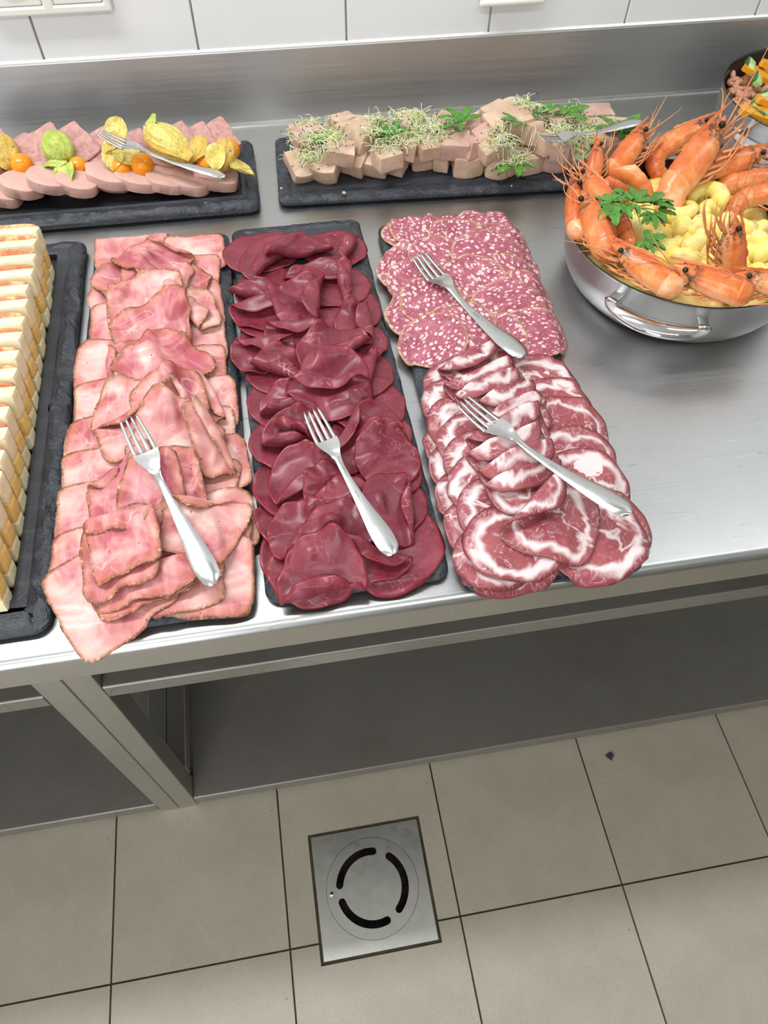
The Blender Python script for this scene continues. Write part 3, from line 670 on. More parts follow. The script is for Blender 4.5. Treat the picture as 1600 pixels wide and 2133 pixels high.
# ---- dried beef
beef = dict(mat=M['beef'], thick=.0010, n_exp=2.1, edge_noise=.02)
L, Rr = [], []
bd = .080
for i, (px, py) in enumerate([(549, 1165), (541, 1085), (535, 1020), (525, 930), (520, 840), (518, 775), (505, 710), (498, 665), (493, 608), (480, 530)]):
    p = at(px, py, TZ + .017); L.append(sheet('beef_slice', p[0] + bd*.48, p[1], bd*(1.04 if i < 9 else 1.2), bd*.96, rng.uniform(-20, 20), seed=300+i, **beef))
    px, py = [(910, 1122), (884, 1040), (872, 972), (851, 893), (841, 838), (815, 768), (802, 705), (789, 640), (769, 590), (760, 512)][i]
    p = at(px, py, TZ + .017); Rr.append(sheet('beef_slice', p[0] - bd*(.52 if i == 0 else .46), p[1], bd*(1.18 if i == 0 else .98), bd*(1.1 if i == 0 else .94), rng.uniform(-20, 20), seed=330+i, **beef))
    if i == 0:
        p = at(655, 1186, TZ + .017); L.insert(0, sheet('beef_slice', p[0], p[1], .082, .064, 0, seed=329, **beef))
finish(L[::-1], 'dark red dried beef slice flat in left row', 'dried beef slices on the second long tray', 'dried beef', 'of that row')
finish(Rr[::-1], 'dark red dried beef slice flat in right row', 'dried beef slices on the second long tray', 'dried beef', 'of that row')
Cn = []
for i, (px, py, w_, h__, yw, fo, bu) in enumerate([
    (703, 498, .070, .070, 0, [(-15, .014, .006, 190)], []),
    (555, 505, .100, .085, 50, [(-90, .014, .006, 190)], []),
    (617, 500, .090, .070, 6, [(-90, .004, .005, 190)], []),
    (654, 548, .085, .060, 4, [(-90, .010, .004, 185)], [(0, 0, .03, .02, .005)]),
    (723, 578, .060, .085, 0, [(0, .000, .004, 185), (180, .012, .004, 170)], []),
    (532, 585, .070, .060, -18, [(-100, .006, .007, 190)], []),
    (545, 636, .085, .066, -22, [(95, .010, .004, 185)], []),
    (748, 654, .070, .070, 25, [(-30, .010, .005, 190)], []),
    (636, 612, .092, .095, 38, [(-50, .012, .008, 192)], [(.01, .01, .02, .02, .006)]),
    (608, 685, .070, .055, -15, [(90, .004, .004, 185)], []),
    (545, 715, .075, .072, 4, [(80, .016, .004, 182)], []),
    (760, 762, .050, .085, -4, [(0, -.004, .004, 188)], []),
    (594, 742, .080, .066, -22, [(-90, .006, .005, 190)], []),
    (690, 712, .092, .085, 16, [(-80, .012, .008, 195)], [(0, .01, .03, .02, .004)]),
    (696, 775, .076, .074, 0, [], [(0, 0, .03, .03, .004)]),
    (598, 812, .065, .070, -10, [(-75, .008, .009, 195)], []),
    (683, 822, .100, .070, -14, [(100, .014, .005, 184)], []),
    (784, 858, .055, .070, 8, [(-80, .006, .009, 195)], []),
    (602, 884, .065, .070, -16, [(-85, .004, .010, 200)], []),
    (624, 876, .055, .060, -35, [(-90, .0, .006, 195)], []),
    (733, 912, .074, .085, -30, [(170, .014, .005, 185)], []),
    (808, 938, .076, .074, 0, [], [(0, .01, .03, .02, .005)]),
    (624, 972, .080, .092, 8, [(-85, .020, .005, 188)], [(.0, 0, .02, .03, .006)]),
    (682, 1000, .060, .082, 10, [(-95, .014, .004, 188)], []),
    (735, 1052, .062, .090, 10, [], [(.01, 0, .015, .03, .006)]),
    (808, 1045, .080, .092, -8, [(-10, .024, .005, 185)], [(0, .01, .02, .03, .005)]),
    (626, 1086, .078, .088, 8, [(-80, .020, .006, 190)], []),
    (704, 1108, .080, .090, -28, [(-60, .022, .005, 188)], [(0, 0, .02, .03, .006)]),
    (772, 1156, .092, .060, -8, [(90, .002, .004, 186)], []),
    (660, 1188, .094, .090, 24, [(-115, .018, .006, 190)], [(0, 0, .02, .03, .005)])]):
    k_ = .92 - .12*smoothstep(10, 26, i); fo = [(a_ + rng.uniform(-14, 14), o__*.45 - .002, max(r_*1.15, .0055), min(t_, 178)) for a_, o__, r_, t_ in fo]
    p = at(px, py, TZ + .036); Cn.append(sheet('beef_slice', p[0], p[1], w_*k_, h__*k_, yw, seed=400+i, folds=fo, bumps=bu, N=36, stiff=4, **{**beef, 'ruffle': .0022, 'lift': .0015}))
o_ = sorted(Cn, key=lambda o: -o.location.y)
for i, o in enumerate(o_):
    k = f'{ordinal(i)} from back' if i < 15 else f'{ordinal(len(o_) - 1 - i)} from front'
    tag(o, f'dark red dried beef slice folded in the middle heap, {k}', 'dried beef', 'dried beef slices on the second long tray')
# ---- salami
sal = dict(mat=M['salami'], thick=.0016, n_exp=2.1, edge_noise=.016, ruffle=.0008, wob=.0005)
Sl = []
for i, (px, py, w_, h__) in enumerate([(950, 457, .074, .066), (855, 480, .072, .062), (1045, 472, .070, .066), (870, 474, .080, .068), (1010, 462, .076, .068), (950, 494, .074, .068), (845, 545, .074, .068), (1043, 504, .078, .072), (915, 536, .076, .072), (1072, 545, .072, .068), (1010, 530, .082, .076), (1066, 574, .072, .066), (868, 580, .076, .068), (1095, 606, .070, .066), (985, 580, .078, .074), (868, 640, .074, .070), (900, 624, .078, .074), (1112, 665, .074, .070), (1000, 660, .076, .072), (1060, 634, .084, .078), (1115, 690, .074, .070), (1030, 705, .074, .070), (960, 684, .078, .080), (902, 706, .076, .076)]):
    p = at(px, py, TZ + .021); Sl.append(sheet('salami_slice', p[0], p[1], w_, h__, rng.uniform(0, 180), seed=500+i, **sal))
o_ = sorted(Sl, key=lambda o: -o.location.y)
for i, o in enumerate(o_):
    k = f'{ordinal(i)} from back' if i < 12 else f'{ordinal(len(o_) - 1 - i)} from the coppa'
    tag(o, f'round salami slice flecked with white fat, {k}', 'salami', 'salami slices on the third long tray')
# ---- coppa
cop = dict(mat=M['coppa'], thick=.0014, n_exp=2.3, edge_noise=.025, ruffle=.0008, wob=.0006)
p = at(1062, 1172, TZ + .015); Fr = [sheet('coppa_slice', p[0], p[1], .088, .056, 3, seed=630, **cop)]
L, Rr = [], []
for i, (px, py) in enumerate([(880, 800), (884, 880), (893, 930), (905, 985), (925, 1050), (942, 1110)]):
    p = at(px, py, TZ + .016); L.append(sheet('coppa_slice', p[0] + .034, p[1] - .030, .078, .066, rng.uniform(-8, 8), seed=640+i, **cop))
finish(L, 'marbled coppa slice in lower layer of left row', 'coppa slices on the third long tray', 'coppa', 'of that layer')
L = []
for i, (px, py) in enumerate([(864, 754), (863, 795), (872, 835), (892, 873), (903, 917), (912, 963), (932, 1015), (952, 1071)]):
    x, y = anchored(px, py, .084, .072, 4); L.append(sheet('coppa_slice', x, y, .084, .072, rng.uniform(-6, 10), seed=600+i, **cop))
    if i < 6:
        px, py = [(1192, 722), (1220, 770), (1248, 810), (1272, 874), (1292, 920), (1335, 998)][i]
        x, y = anchored(px, py, .088, .074, 0, True); Rr.append(sheet('coppa_slice', x, y, .088, .074, rng.uniform(-10, 6), seed=620+i, **cop))
finish(L, 'marbled coppa slice fanned in the left row', 'coppa slices on the third long tray', 'coppa', 'of that row')
p = at(1245, 1118, TZ + .022); Rr.append(sheet('coppa_slice', p[0], p[1], .100, .078, 12, seed=627, **cop))
p = at(1070, 1136, TZ + .022); Fr.append(sheet('coppa_slice', p[0], p[1], .090, .072, -4, seed=631, **cop))
finish(Rr, 'marbled coppa slice fanned in the right row', 'coppa slices on the third long tray', 'coppa', 'of that row')
tag(Fr[0], 'marbled coppa slice peeking out lowest at the front left of its tray', 'coppa', 'coppa slices on the third long tray')
tag(Fr[1], 'large flat marbled coppa slice on top at the front left of its tray', 'coppa', 'coppa slices on the third long tray')
Cn = []
for i, (px, py, w_, h__, yw, fo) in enumerate([(1000, 738, .078, .062, 26, [(90, .004, .0036, 180)]), (1020, 780, .084, .062, 22, [(90, .004, .0038, 180)]), (1035, 806, .078, .060, 20, [(90, .004, .0036, 180)]), (1078, 828, .070, .060, 24, [(90, .004, .0036, 180)]), (1085, 866, .074, .060, 22, [(90, .004, .0036, 180)]), (1070, 900, .082, .062, 20, [(90, .004, .0038, 180)]), (1072, 940, .080, .062, 18, [(90, .004, .0036, 180)]), (1098, 976, .082, .066, 18, [(90, .004, .0038, 180)]), (1112, 1012, .080, .062, 14, [(90, .004, .0036, 180)]), (1156, 1062, .092, .086, -24, [(150, .010, .008, 190)])]):
    p = at(px, py, TZ + .040); Cn.append(sheet('coppa_slice', p[0], p[1], w_, h__, yw, seed=660+i, folds=fo, N=34, stiff=7, **{**cop, 'n_exp': 3.6, 'edge_noise': .015}))
finish(Cn, 'folded coppa slice standing in the middle row', 'coppa slices on the third long tray', 'coppa', 'of that row')

# ------------------------------------------------------------------ forks
def fork_mesh():
    Lf = .192
    prof = [(0, .0095, .006), (.002, .0125, .0062), (.008, .0185, .0066), (.020, .0215, .0062), (.035, .0200, .0045), (.055, .0150, .0022), (.080, .0100, .0008), (.105, .0070, .0010), (.118, .0066, .0024), (.126, .0076, .0046), (.133, .0130, .0058), (.140, .0200, .0052), (.147, .0236, .0030), (.153, .0246, .0016)]
    prof[0] = (0, .0060, .0058)
    t = np.array(prof); V, F = [], []
    xs = np.concatenate([np.linspace(0, .012, 8)[:-1], np.linspace(.012, .153, 46)])
    W = np.interp(xs, t[:, 0], t[:, 1]); Zc = np.interp(xs, t[:, 0], t[:, 2]); K = np.hanning(7); K /= K.sum()
    Zc = np.convolve(np.pad(Zc, 3, 'edge'), K, 'valid'); Ws = np.convolve(np.pad(W, 3, 'edge'), K, 'valid'); W = np.where(xs < .012, W, Ws)
    nc = 9; th = .0011
    for x, ww, z in zip(xs, W, Zc):
        for k in range(nc):
            s = -1 + 2*k/(nc - 1); dish = (-.0022 if x > .128 else .0016*min(1, max(0, (.075 - x)/.04))) * (1 - s*s)
            V.append((x, s*ww/2, z + dish + th*(1 - .75*s**4)))
        for k in range(nc):
            s = -1 + 2*k/(nc - 1); dish = (-.0022 if x > .128 else .0016*min(1, max(0, (.075 - x)/.04))) * (1 - s*s)
            V.append((x, s*ww/2, z + dish - th*(1 - .75*s**4)))
    m_ = 2*nc
    for i in range(len(xs) - 1):
        a, b = i*m_, (i+1)*m_
        for k in range(nc - 1): F += [(a+k, a+k+1, b+k+1, b+k), (a+nc+k+1, a+nc+k, b+nc+k, b+nc+k+1)]
        F += [(a, b, b+nc, a+nc), (a+nc-1, a+m_-1, b+m_-1, b+nc-1)]
    F += [tuple(range(nc)) + tuple(range(m_ - 1, nc - 1, -1)), (tuple(range((len(xs)-1)*m_, (len(xs)-1)*m_ + nc)) + tuple(range(len(xs)*m_ - 1, (len(xs)-1)*m_ + nc - 1, -1)))[::-1]]
    tines = []
    for q in range(4):
        y0 = (-1.5 + q)*.0066; tv, tf = [], []; tx = np.linspace(.1525, .192, 12)
        for x in tx:
            f_ = (x - .1525)/.0395; yy = y0*(1 - .22*f_**2); ww = .0040*(1 - .35*f_) if f_ < .9 else .0040*.65*(1 - (f_ - .9)/.1*.6); z = .0012 + .0062*f_**1.7 + (-.0022)*(1 - (y0/.0123)**2)*(1 - f_)
            for c_, d_ in ((-1, -1), (1, -1), (1, 1), (-1, 1)): tv.append((x, yy + c_*ww/2, z + d_*.0010*(1 - .4*f_)))
        for i in range(11):
            for k in range(4): tf.append((4*i+k, 4*i+(k+1) % 4, 4*i+4+(k+1) % 4, 4*i+4+k))
        tf += [(3, 2, 1, 0), (44, 45, 46, 47)]; tines.append((tv, tf))
    return (V, F), tines
FM, FT = fork_mesh()
def fork(p_end, p_tip, label, roll=0.0, zend=None, ztip=None):
    """p_end, p_tip: x, y of the handle end and the tips"""
    a, b = np.array(p_end[:2]), np.array(p_tip[:2]); d = b - a; L = np.linalg.norm(d); u = d/L; nrm = np.array([-u[1], u[0]])
    if zend is None:
        hts = []
        for s in np.linspace(.01, .99, 30):
            ww = .010 if s < .3 or s > .68 else .004
            q = a[None] + u[None]*s*L + nrm[None]*np.linspace(-ww, ww, 5)[:, None]; fy, fx = hm_idx(q[:, 0], q[:, 1]); hts.append(bil(HM, fy, fx).max())
        hts = np.array(hts); ss = np.linspace(.01, .99, 30)
        # lowest straight line that clears the food
        best = None
        for z0 in np.arange(.01, .09, .001):
            sl = np.max((hts - .0015 - z0)/ss); c_ = z0 + (z0 + sl)
            if z0 + sl < .012 : sl = .012 - z0
            if best is None or c_ < best[0]: best = (c_, z0, z0 + sl)
        zend, ztip = best[1], best[2]
    o = empty('fork', (a[0], a[1], TZ + zend), 0, label, 'fork', 'serving forks laid on the food')
    dz = ztip - zend
    X = Vector((u[0]*math.cos(0), u[1], dz/L)).normalized(); Yv = Vector((nrm[0], nrm[1], 0)); Zv = X.cross(Yv)
    Rm = Matrix((X, Yv, Zv)).transposed() @ Matrix.Rotation(roll, 3, 'X'); o.rotation_euler = Rm.to_euler()
    sc_ = math.hypot(L, dz)/.192; o.scale = (sc_,)*3
    pyobj('handle', *FM, M['steel_fork'], o).data.set_sharp_from_angle(angle=.8)
    for tv, tf in FT: pyobj('tine', tv, tf, M['steel_fork'], o)
    mb = MB()
    for k in range(11):
        if k == 5: continue
        mb.add(poly_prism([(.062 + k*.0021, -.0007), (.0632 + k*.0021, -.0007), (.0632 + k*.0021, .0007 - .0004*(k % 3)), (.062 + k*.0021, .0007)], .0025, .00305 - .00002*k), 0)
    mb.build('stamped_mark', M['steel_drain'], o, False)
    return o
fork(at(450, 1228, TZ+.03), at(281, 906, TZ+.05), 'stainless fork lying on the pink peppered ham')
fork(at(818, 1180, TZ+.025), at(648, 862, TZ+.05), 'stainless fork lying on the dark red dried beef')
fork(at(1092, 742, TZ+.04), at(872, 514, TZ+.04), 'stainless fork lying on the round salami slices')
fork(at(1292, 1112, TZ+.03), at(964, 828, TZ+.055), 'stainless fork lying on the marbled coppa')
# ------------------------------------------------------------------ rigid pieces of food
def rough_block(w, d, h, seed, ex=7.0, nz=.0012, n=9, curve=0.0):
    """rounded, slightly crumbly block centred on its base; curve bends one long side outwards"""
    rg = np.random.default_rng(seed); V, F, idx = [], [], {}
    t = np.linspace(-1, 1, n)
    def vid(p):
        k = tuple(np.round(p, 5))
        if k not in idx: idx[k] = len(V); V.append(np.array(p, float))
        return idx[k]
    for ax in range(3):
        for s in (-1, 1):
            for i in range(n - 1):
                for j in range(n - 1):
                    q = []
                    for a, b in ((t[i], t[j]), (t[i+1], t[j]), (t[i+1], t[j+1]), (t[i], t[j+1])):
                        p = [0, 0, 0]; p[ax] = s; p[(ax+1) % 3] = a; p[(ax+2) % 3] = b; q.append(vid(p))
                    F.append(q if s > 0 else q[::-1])
    A = np.array(V); r = (np.abs(A)**ex).sum(1)**(1/ex); A = A/r[:, None]
    k = rg.normal(size=(6, 3)); ph = rg.uniform(0, 6, 6)
    A = A*np.array([w/2, d/2, h/2])
    if curve: A[:, 1] -= curve*(1 - (A[:, 0]/(w/2))**2)*(A[:, 1] < 0)
    fq = rg.uniform(90, 330, 6); off = sum(np.sin(A @ (k[i]/np.linalg.norm(k[i]))*fq[i] + ph[i]) for i in range(6))/6
    A += (A/np.linalg.norm(A, axis=1)[:, None])*(off*nz*2 + rg.normal(size=len(A))*nz*.25)[:, None]
    A[:, 2] += h/2
    return A, F
def put(name, vf, mat, x, y, yaw, tilt=(0, 0), attrs=None, sink=.3, parent=None, pct=80, zfix=None):
    """stands a rigid piece on what lies below and records its height"""
    A, F = vf; A = np.asarray(A, float)
    Rm = np.array((Matrix.Rotation(yaw, 3, 'Z') @ Matrix.Rotation(tilt[0], 3, 'X') @ Matrix.Rotation(tilt[1], 3, 'Y')))
    B = A @ Rm.T; fy, fx = hm_idx(B[:, 0] + x, B[:, 1] + y); hh = bil(HM, fy, fx)
    low = B[:, 2] < B[:, 2].min() + .5*(B[:, 2].max() - B[:, 2].min())
    z = np.percentile((hh - B[:, 2])[low], pct) + .0003
    z = max(z, (hh.min() - B[:, 2].min()) + .0003) if zfix is None else zfix
    iy, ix = np.rint(fy).astype(int), np.rint(fx).astype(int); ok = (iy >= 0) & (iy < HM.shape[0]) & (ix >= 0) & (ix < HM.shape[1])
    up = B[:, 2] > np.median(B[:, 2])
    for dy in (-1, 0, 1):
        for dx in (-1, 0, 1):
            a, b = np.clip(iy[ok & up] + dy, 0, HM.shape[0] - 1), np.clip(ix[ok & up] + dx, 0, HM.shape[1] - 1); np.maximum.at(HM, (a, b), (B[:, 2] + z - .001)[ok & up])
    o = pyobj(name, A, F, mat, parent, True, (x, y, TZ + z), None, attrs)
    o.rotation_euler = Matrix(Rm.tolist()).to_euler(); o.data.set_sharp_from_angle(angle=.75); return o
def food(name, stops, scale, rough, bump, sss=.1, spots=None, bscale=None):
    m = NT(name); v = m.coord('Object', rnd=4.0); n = m.noise(v, scale, 5, .6); c = m.ramp(n.outputs[0], [(p, srgb(*q)) for p, q in stops])
    if spots:
        for col, sc, th, amt in spots: c = m.mix(m.math('MULTIPLY', m.math('LESS_THAN', m.voro(v, sc).outputs['Distance'], th), amt), c, srgb(*col))
    m.set(col=c, rough=rough, sss=sss, sssr=(.008, .005, .003), ssss=.4); m.bump(m.noise(v, bscale or scale*3, 4, .7).outputs[0], bump, .0015); return m.mat
M['foie'] = food('foie_gras', [(.3, (190, 156, 134)), (.5, (208, 176, 152)), (.72, (224, 198, 172))], 45, .5, .35, spots=[((216, 182, 120), 70, .16, .5), ((150, 104, 88), 120, .06, .7)], bscale=260)
M['foie_pink'] = food('pinkish_foie_gras', [(.3, (186, 144, 130)), (.6, (204, 166, 152)), (.8, (214, 180, 164))], 45, .5, .35, spots=[((150, 108, 98), 120, .06, .7)], bscale=260)
M['pate'] = food('smooth_pink_pate', [(.3, (196, 152, 142)), (.6, (208, 168, 156)), (.8, (216, 178, 166))], 40, .55, .25, spots=[((120, 80, 80), 90, .07, .7)], bscale=300)
M['pate_coarse'] = food('coarse_pink_pate', [(.3, (176, 122, 116)), (.55, (204, 154, 146)), (.8, (220, 176, 166))], 130, .6, .8, spots=[((120, 76, 78), 130, .10, .7)], bscale=420)
M['sprout'] = food('pale_green_sprout', [(.3, (208, 226, 120)), (.48, (230, 238, 180)), (.66, (246, 248, 226))], 60, .4, .1, .15)
M['seed'] = plain('black_sprout_seed', (22, 20, 18), .5)
def leaf_mat(name, a, b, tr=.25):
    m = NT(name); v = m.coord('Object', rnd=4.0); n = m.noise(v, 120, 4, .6)
    m.set(col=m.ramp(n.outputs[0], [(.3, srgb(*a)), (.7, srgb(*b))]), rough=.42, sss=tr, sssr=(.003, .004, .001), ssss=.3); m.bump(m.voro(v, 260).outputs['Distance'], .25, .0008); return m.mat
M['parsley'] = leaf_mat('green_parsley', (54, 112, 34), (100, 152, 54), .15)
M['stem'] = leaf_mat('green_stem', (110, 150, 70), (140, 172, 90))

# ---- parsley leaves and sprigs
def leaflet(L, W, seed):
    """one lobed, toothed leaflet in the xy plane pointing to +x, slightly cupped"""
    rg = np.random.default_rng(seed); lobes = [(0, 1.0, .36), (.72, .80, .30), (-.72, .80, .30)]; V, F = [], []
    for a, ln, wd in lobes:
        o = len(V); n = 9; ca, sa = math.cos(a), math.sin(a)
        for i in range(n):
            t = i/(n - 1); hw = wd*L*.5*(math.sin(PI*min(1, t*.86 + .06))**.8)*(1 + (.22 if i % 2 else -.12)*(t > .35)) if i < n - 1 else .0004
            x = L*(.10 + .90*t)*ln
            for s in (-1, 0, 1): V.append((x*ca - s*hw*W*sa, x*sa + s*hw*W*ca, .10*L*abs(s)*.5 - .25*L*t*t + rg.normal()*.0002))
        for i in range(n - 1):
            for k in (0, 1): F.append((o + 3*i + k, o + 3*i + 3 + k, o + 3*i + 4 + k, o + 3*i + 1 + k))
    n = len(V); V2 = V + [(x, y, z - .0004) for x, y, z in V]; F2 = F + [tuple(i + n for i in f[::-1]) for f in F]
    return V2, F2
def parsley(x, y, z, leaves, label, group=None, stems=()):
    """leaves: (dx, dy, dz, yaw degrees, length, pitch, roll)"""
    o = empty('parsley_sprig', (x, y, z), 0, label, 'parsley', group)
    for i, (dx, dy, dz, yw, ln, pt, rl) in enumerate(leaves):
        l = pyobj('leaf', *leaflet(ln, .85, int(abs(dx*1e5) + yw*7) % 9999 + i), M['parsley'], o, True, (dx, dy, dz)); l.rotation_euler = (rl, -pt, R_(yw))
    for st in stems: pyobj('stem', *tube(st, np.linspace(.0008, .0005, len(st)), 5), M['stem'], o)
    return o
def bez(a, b, c, n=8):
    t = np.linspace(0, 1, n)[:, None]; a, b, c = map(np.array, (a, b, c)); return (1-t)**2*a + 2*t*(1-t)*b + t*t*c

# ---- foie gras chunks on the rear tray
def top_at(x, y, r=.012):
    fy, fx = hm_idx(np.array([x - r, x, x + r, x, x]), np.array([y, y, y, y - r, y + r])); return float(bil(HM, fy, fx).max())
rows = {'front': [], 'middle': [], 'upper': []}
sd = 700
def chunk(px, py, z, w_, d_, h_, yw, tx, ty, row, pink=False, curve=.0):
    global sd; sd += 1; p = at(px, py, TZ + z)
    cap = {'front': .0150, 'middle': .0150, 'upper': .036, 'high': .052}[row]
    t0 = float(np.clip(top_at(p[0], p[1], .008) - .004, .0142, cap)); zz = t0 + (abs(math.sin(R_(tx)))*d_ + abs(math.sin(R_(ty)))*w_)/2
    o = put('foie_gras_chunk', rough_block(w_, d_, h_, sd, 26, .0006, 10, curve), M['foie_pink' if pink else 'foie'], p[0], p[1], R_(yw), (R_(tx), R_(ty)), zfix=zz); rows['upper' if row == 'high' else row].append(o); return o
for i in range(9):                                                     # lower layer along the middle of the tray
    chunk(655 + i*68 + rng.uniform(-8, 8), 316 - i*4.5, .022, .042, .034, .022, rng.uniform(0, 90), 0, 0, 'middle', i % 3 == 0)
for i in range(9): chunk(640 + i*75, 286 - i*4.8, .022, .044, .034, .022, rng.uniform(-30, 30), 0, 0, 'middle', i % 2 == 0)
for (px, py, w_, d_, h_, yw, tx, ty, cv) in [(630, 360, .040, .036, .017, 20, 30, 0, .004), (684, 364, .036, .032, .024, -28, 26, 0, .004), (736, 356, .038, .028, .024, -34, 24, 6, 0), (782, 356, .038, .026, .024, -30, 22, 0, .002), (823, 354, .034, .028, .024, -34, 18, 0, 0), (882, 340, .038, .026, .024, 4, 12, 0, .003), (923, 342, .020, .040, .026, -24, 10, 0, 0), (971, 352, .040, .030, .027, -3, 5, 0, .006), (1036, 354, .040, .028, .026, -2, 4, 0, .006), (1094, 346, .040, .030, .024, 2, 4, 0, .005), (1153, 344, .038, .026, .022, -4, 3, 0, .004), (1206, 338, .042, .028, .022, 0, 3, 0, .002), (1262, 330, .040, .028, .022, 6, 3, 0, .003)]:
    chunk(px, py, .016, w_, d_, h_, yw, tx, ty, 'front', px > 1130, cv)
for (px, py, w_, d_, h_, yw, tx, ty) in [(642, 296, .038, .030, .022, 10, 10, 0), (706, 326, .036, .024, .022, -10, 15, 10), (748, 302, .036, .034, .026, 35, 10, 15), (716, 262, .032, .030, .024, 20, -10, 0), (764, 268, .042, .032, .022, -8, 14, 0), (724, 282, .032, .026, .022, 60, 0, 10), (806, 330, .034, .028, .020, 20, 0, 0), (850, 282, .036, .034, .024, 4, 14, 0), (842, 310, .030, .028, .020, -20, 0, 8), (854, 254, .036, .030, .024, 14, 0, 0), (898, 306, .040, .032, .020, 8, 12, 0), (948, 308, .036, .032, .024, -14, 10, 0), (984, 312, .032, .026, .022, 24, 0, 12), (990, 278, .046, .030, .018, 22, 16, -8), (1014, 294, .044, .028, .022, 30, 22, -12), (1024, 318, .034, .022, .020, 24, 12, -10), (930, 262, .040, .030, .022, -10, 0, 0), (1009, 252, .030, .026, .022, 30, 0, -8), (1102, 296, .018, .046, .026, 22, -22, 0), (1138, 310, .026, .034, .024, 12, -15, 0), (1164, 312, .024, .030, .024, -16, 8, 0), (1115, 252, .026, .032, .030, 8, 0, 0), (1160, 252, .040, .028, .022, 34, 8, 0), (1240, 268, .050, .026, .016, -4, 6, 0), (1310, 276, .050, .030, .014, -14, 0, 0), (1248, 296, .048, .034, .018, 10, 6, 0), (1274, 238, .060, .028, .018, -8, 10, 0)]:
    chunk(px, py, .046, w_, d_, h_, yw, tx, ty, 'upper', px % 3 == 0)
chunk(1032, 246, .058, .036, .028, .018, 26, 4, -6, 'high'); chunk(1054, 236, .062, .038, .028, .018, 22, 4, -6, 'high'); chunk(1040, 262, .062, .040, .030, .020, 18, 10, -6, 'high'); chunk(1074, 256, .064, .036, .030, .020, 14, 10, -8, 'high')
for row, txt in (('front', 'foie gras chunk in the front row, {} from left'), ('middle', 'foie gras chunk low in the middle of the pile, {} from left'), ('upper', 'foie gras chunk on top of the pile, {} from {}')):
    q = sorted(rows[row], key=lambda o: o.location.x); n = len(q)
    for i, o in enumerate(q):
        if row == 'upper': t = txt.format(ordinal(i), 'left') if i < 15 else txt.format(ordinal(n - 1 - i), 'right')
        else: t = txt.format(ordinal(i))
        tag(o, t, 'foie gras', 'foie gras chunks on the rear tray')
for i, (px, py) in enumerate([(717, 402), (596, 358), (586, 392), (858, 372), (1066, 386), (1005, 348), (1130, 352)]):
    p = at(px, py, TZ + .015); s_ = .0055 if i == 0 else .0028
    A, F = rough_block(s_, s_*.8, s_*.6, 900 + i, 3, .0004, 4); o = put('crumb', (A, F), M['foie'], p[0], p[1], rng.uniform(0, 3), pct=95)
    tag(o, 'pale foie gras crumb fallen on the rim of the black tray, ' + ordinal(i) + ' listed from the left' if False else ['triangular pale crumb on the black tray rim before the second foie gras chunk', 'tiny pale crumb at the left edge of the foie gras tray', 'tiny pale crumb at the front left corner of the foie gras tray', 'tiny pale crumb on the tray rim below the sixth front foie gras chunk', 'tiny pale crumb on the tray rim below the ninth front chunk', 'pale crumb wedged between two front foie gras chunks', 'pale crumb beside the tenth front foie gras chunk'][i], 'crumb', 'crumbs on the foie gras tray')
def sprouts(px, py, z, rad, seed, n, label):
    rg = np.random.default_rng(seed); p = at(px, py, TZ + z); h0 = top_at(p[0], p[1], .010); mb = MB()
    for k in range(int(n*1.05)):
        a, r = rg.uniform(0, 2*PI), .9*rad*math.sqrt(rg.uniform()); x, y = r*math.cos(a)*1.25, r*math.sin(a)*.9
        zz = max(top_at(p[0] + x, p[1] + y, .003) - h0, -.022) + rg.uniform(.0, .007)*(1 - (r/rad)**2) + .001
        b = rg.uniform(0, 2*PI); ln = rg.uniform(.010, .021); q0 = np.array([x, y, zz]); q2 = q0 + ln*np.array([math.cos(b), math.sin(b), rg.uniform(-.3, .32)]); q1 = (q0 + q2)/2 + rg.normal(size=3)*.006 + np.array([0, 0, .006])
        pts = bez(q0, q1, q2, 6)
        for q in pts: q[2] = max(q[2], top_at(p[0] + q[0], p[1] + q[1], .001) - h0 + .0008)
        mb.add(tube(pts, [.00055, .0005, .0005, .00045, .0004, .0003], 3), 0)
        if rg.uniform() < .42:
            e = pts[-1]; s_ = .0010; mb.add(([(e[0]+s_, e[1], e[2]), (e[0]-s_, e[1], e[2]), (e[0], e[1]+s_, e[2]), (e[0], e[1]-s_, e[2]), (e[0], e[1], e[2]+s_*1.4), (e[0], e[1], e[2]-s_)], [(0, 2, 4), (2, 1, 4), (1, 3, 4), (3, 0, 4), (2, 0, 5), (1, 2, 5), (3, 1, 5), (0, 3, 5)]), 1)
    o = mb.build('sprout_tuft', [M['sprout'], M['seed']], None, True, (p[0], p[1], TZ + h0)); tag(o, label, 'sprouts', 'sprout tufts on the foie gras', 'stuff'); return o
for i, (px, py, z, r, n) in enumerate([(640, 272, .045, .024, 120), (668, 322, .045, .030, 190), (806, 316, .045, .026, 160), (802, 254, .06, .022, 90), (885, 252, .06, .022, 100), (896, 280, .06, .026, 150), (1058, 300, .06, .024, 140), (1105, 232, .07, .020, 110), (1220, 236, .06, .026, 160), (1200, 292, .055, .034, 240), (1276, 258, .05, .018, 60)]):
    sprouts(px, py, z, r, 950 + i, n, 'tuft of pale green sprouts with black seeds on the foie gras, ' + ['at the rear left corner', 'above the first two front chunks', 'above the fifth front chunk', 'behind the leaf left of centre', 'at the rear, left of the centre leaves', 'left of the central parsley', 'hanging before the highest chunks', 'right behind the highest chunks', 'at the rear behind the fork', 'big one below the fork', 'small one at the rear right'][i])
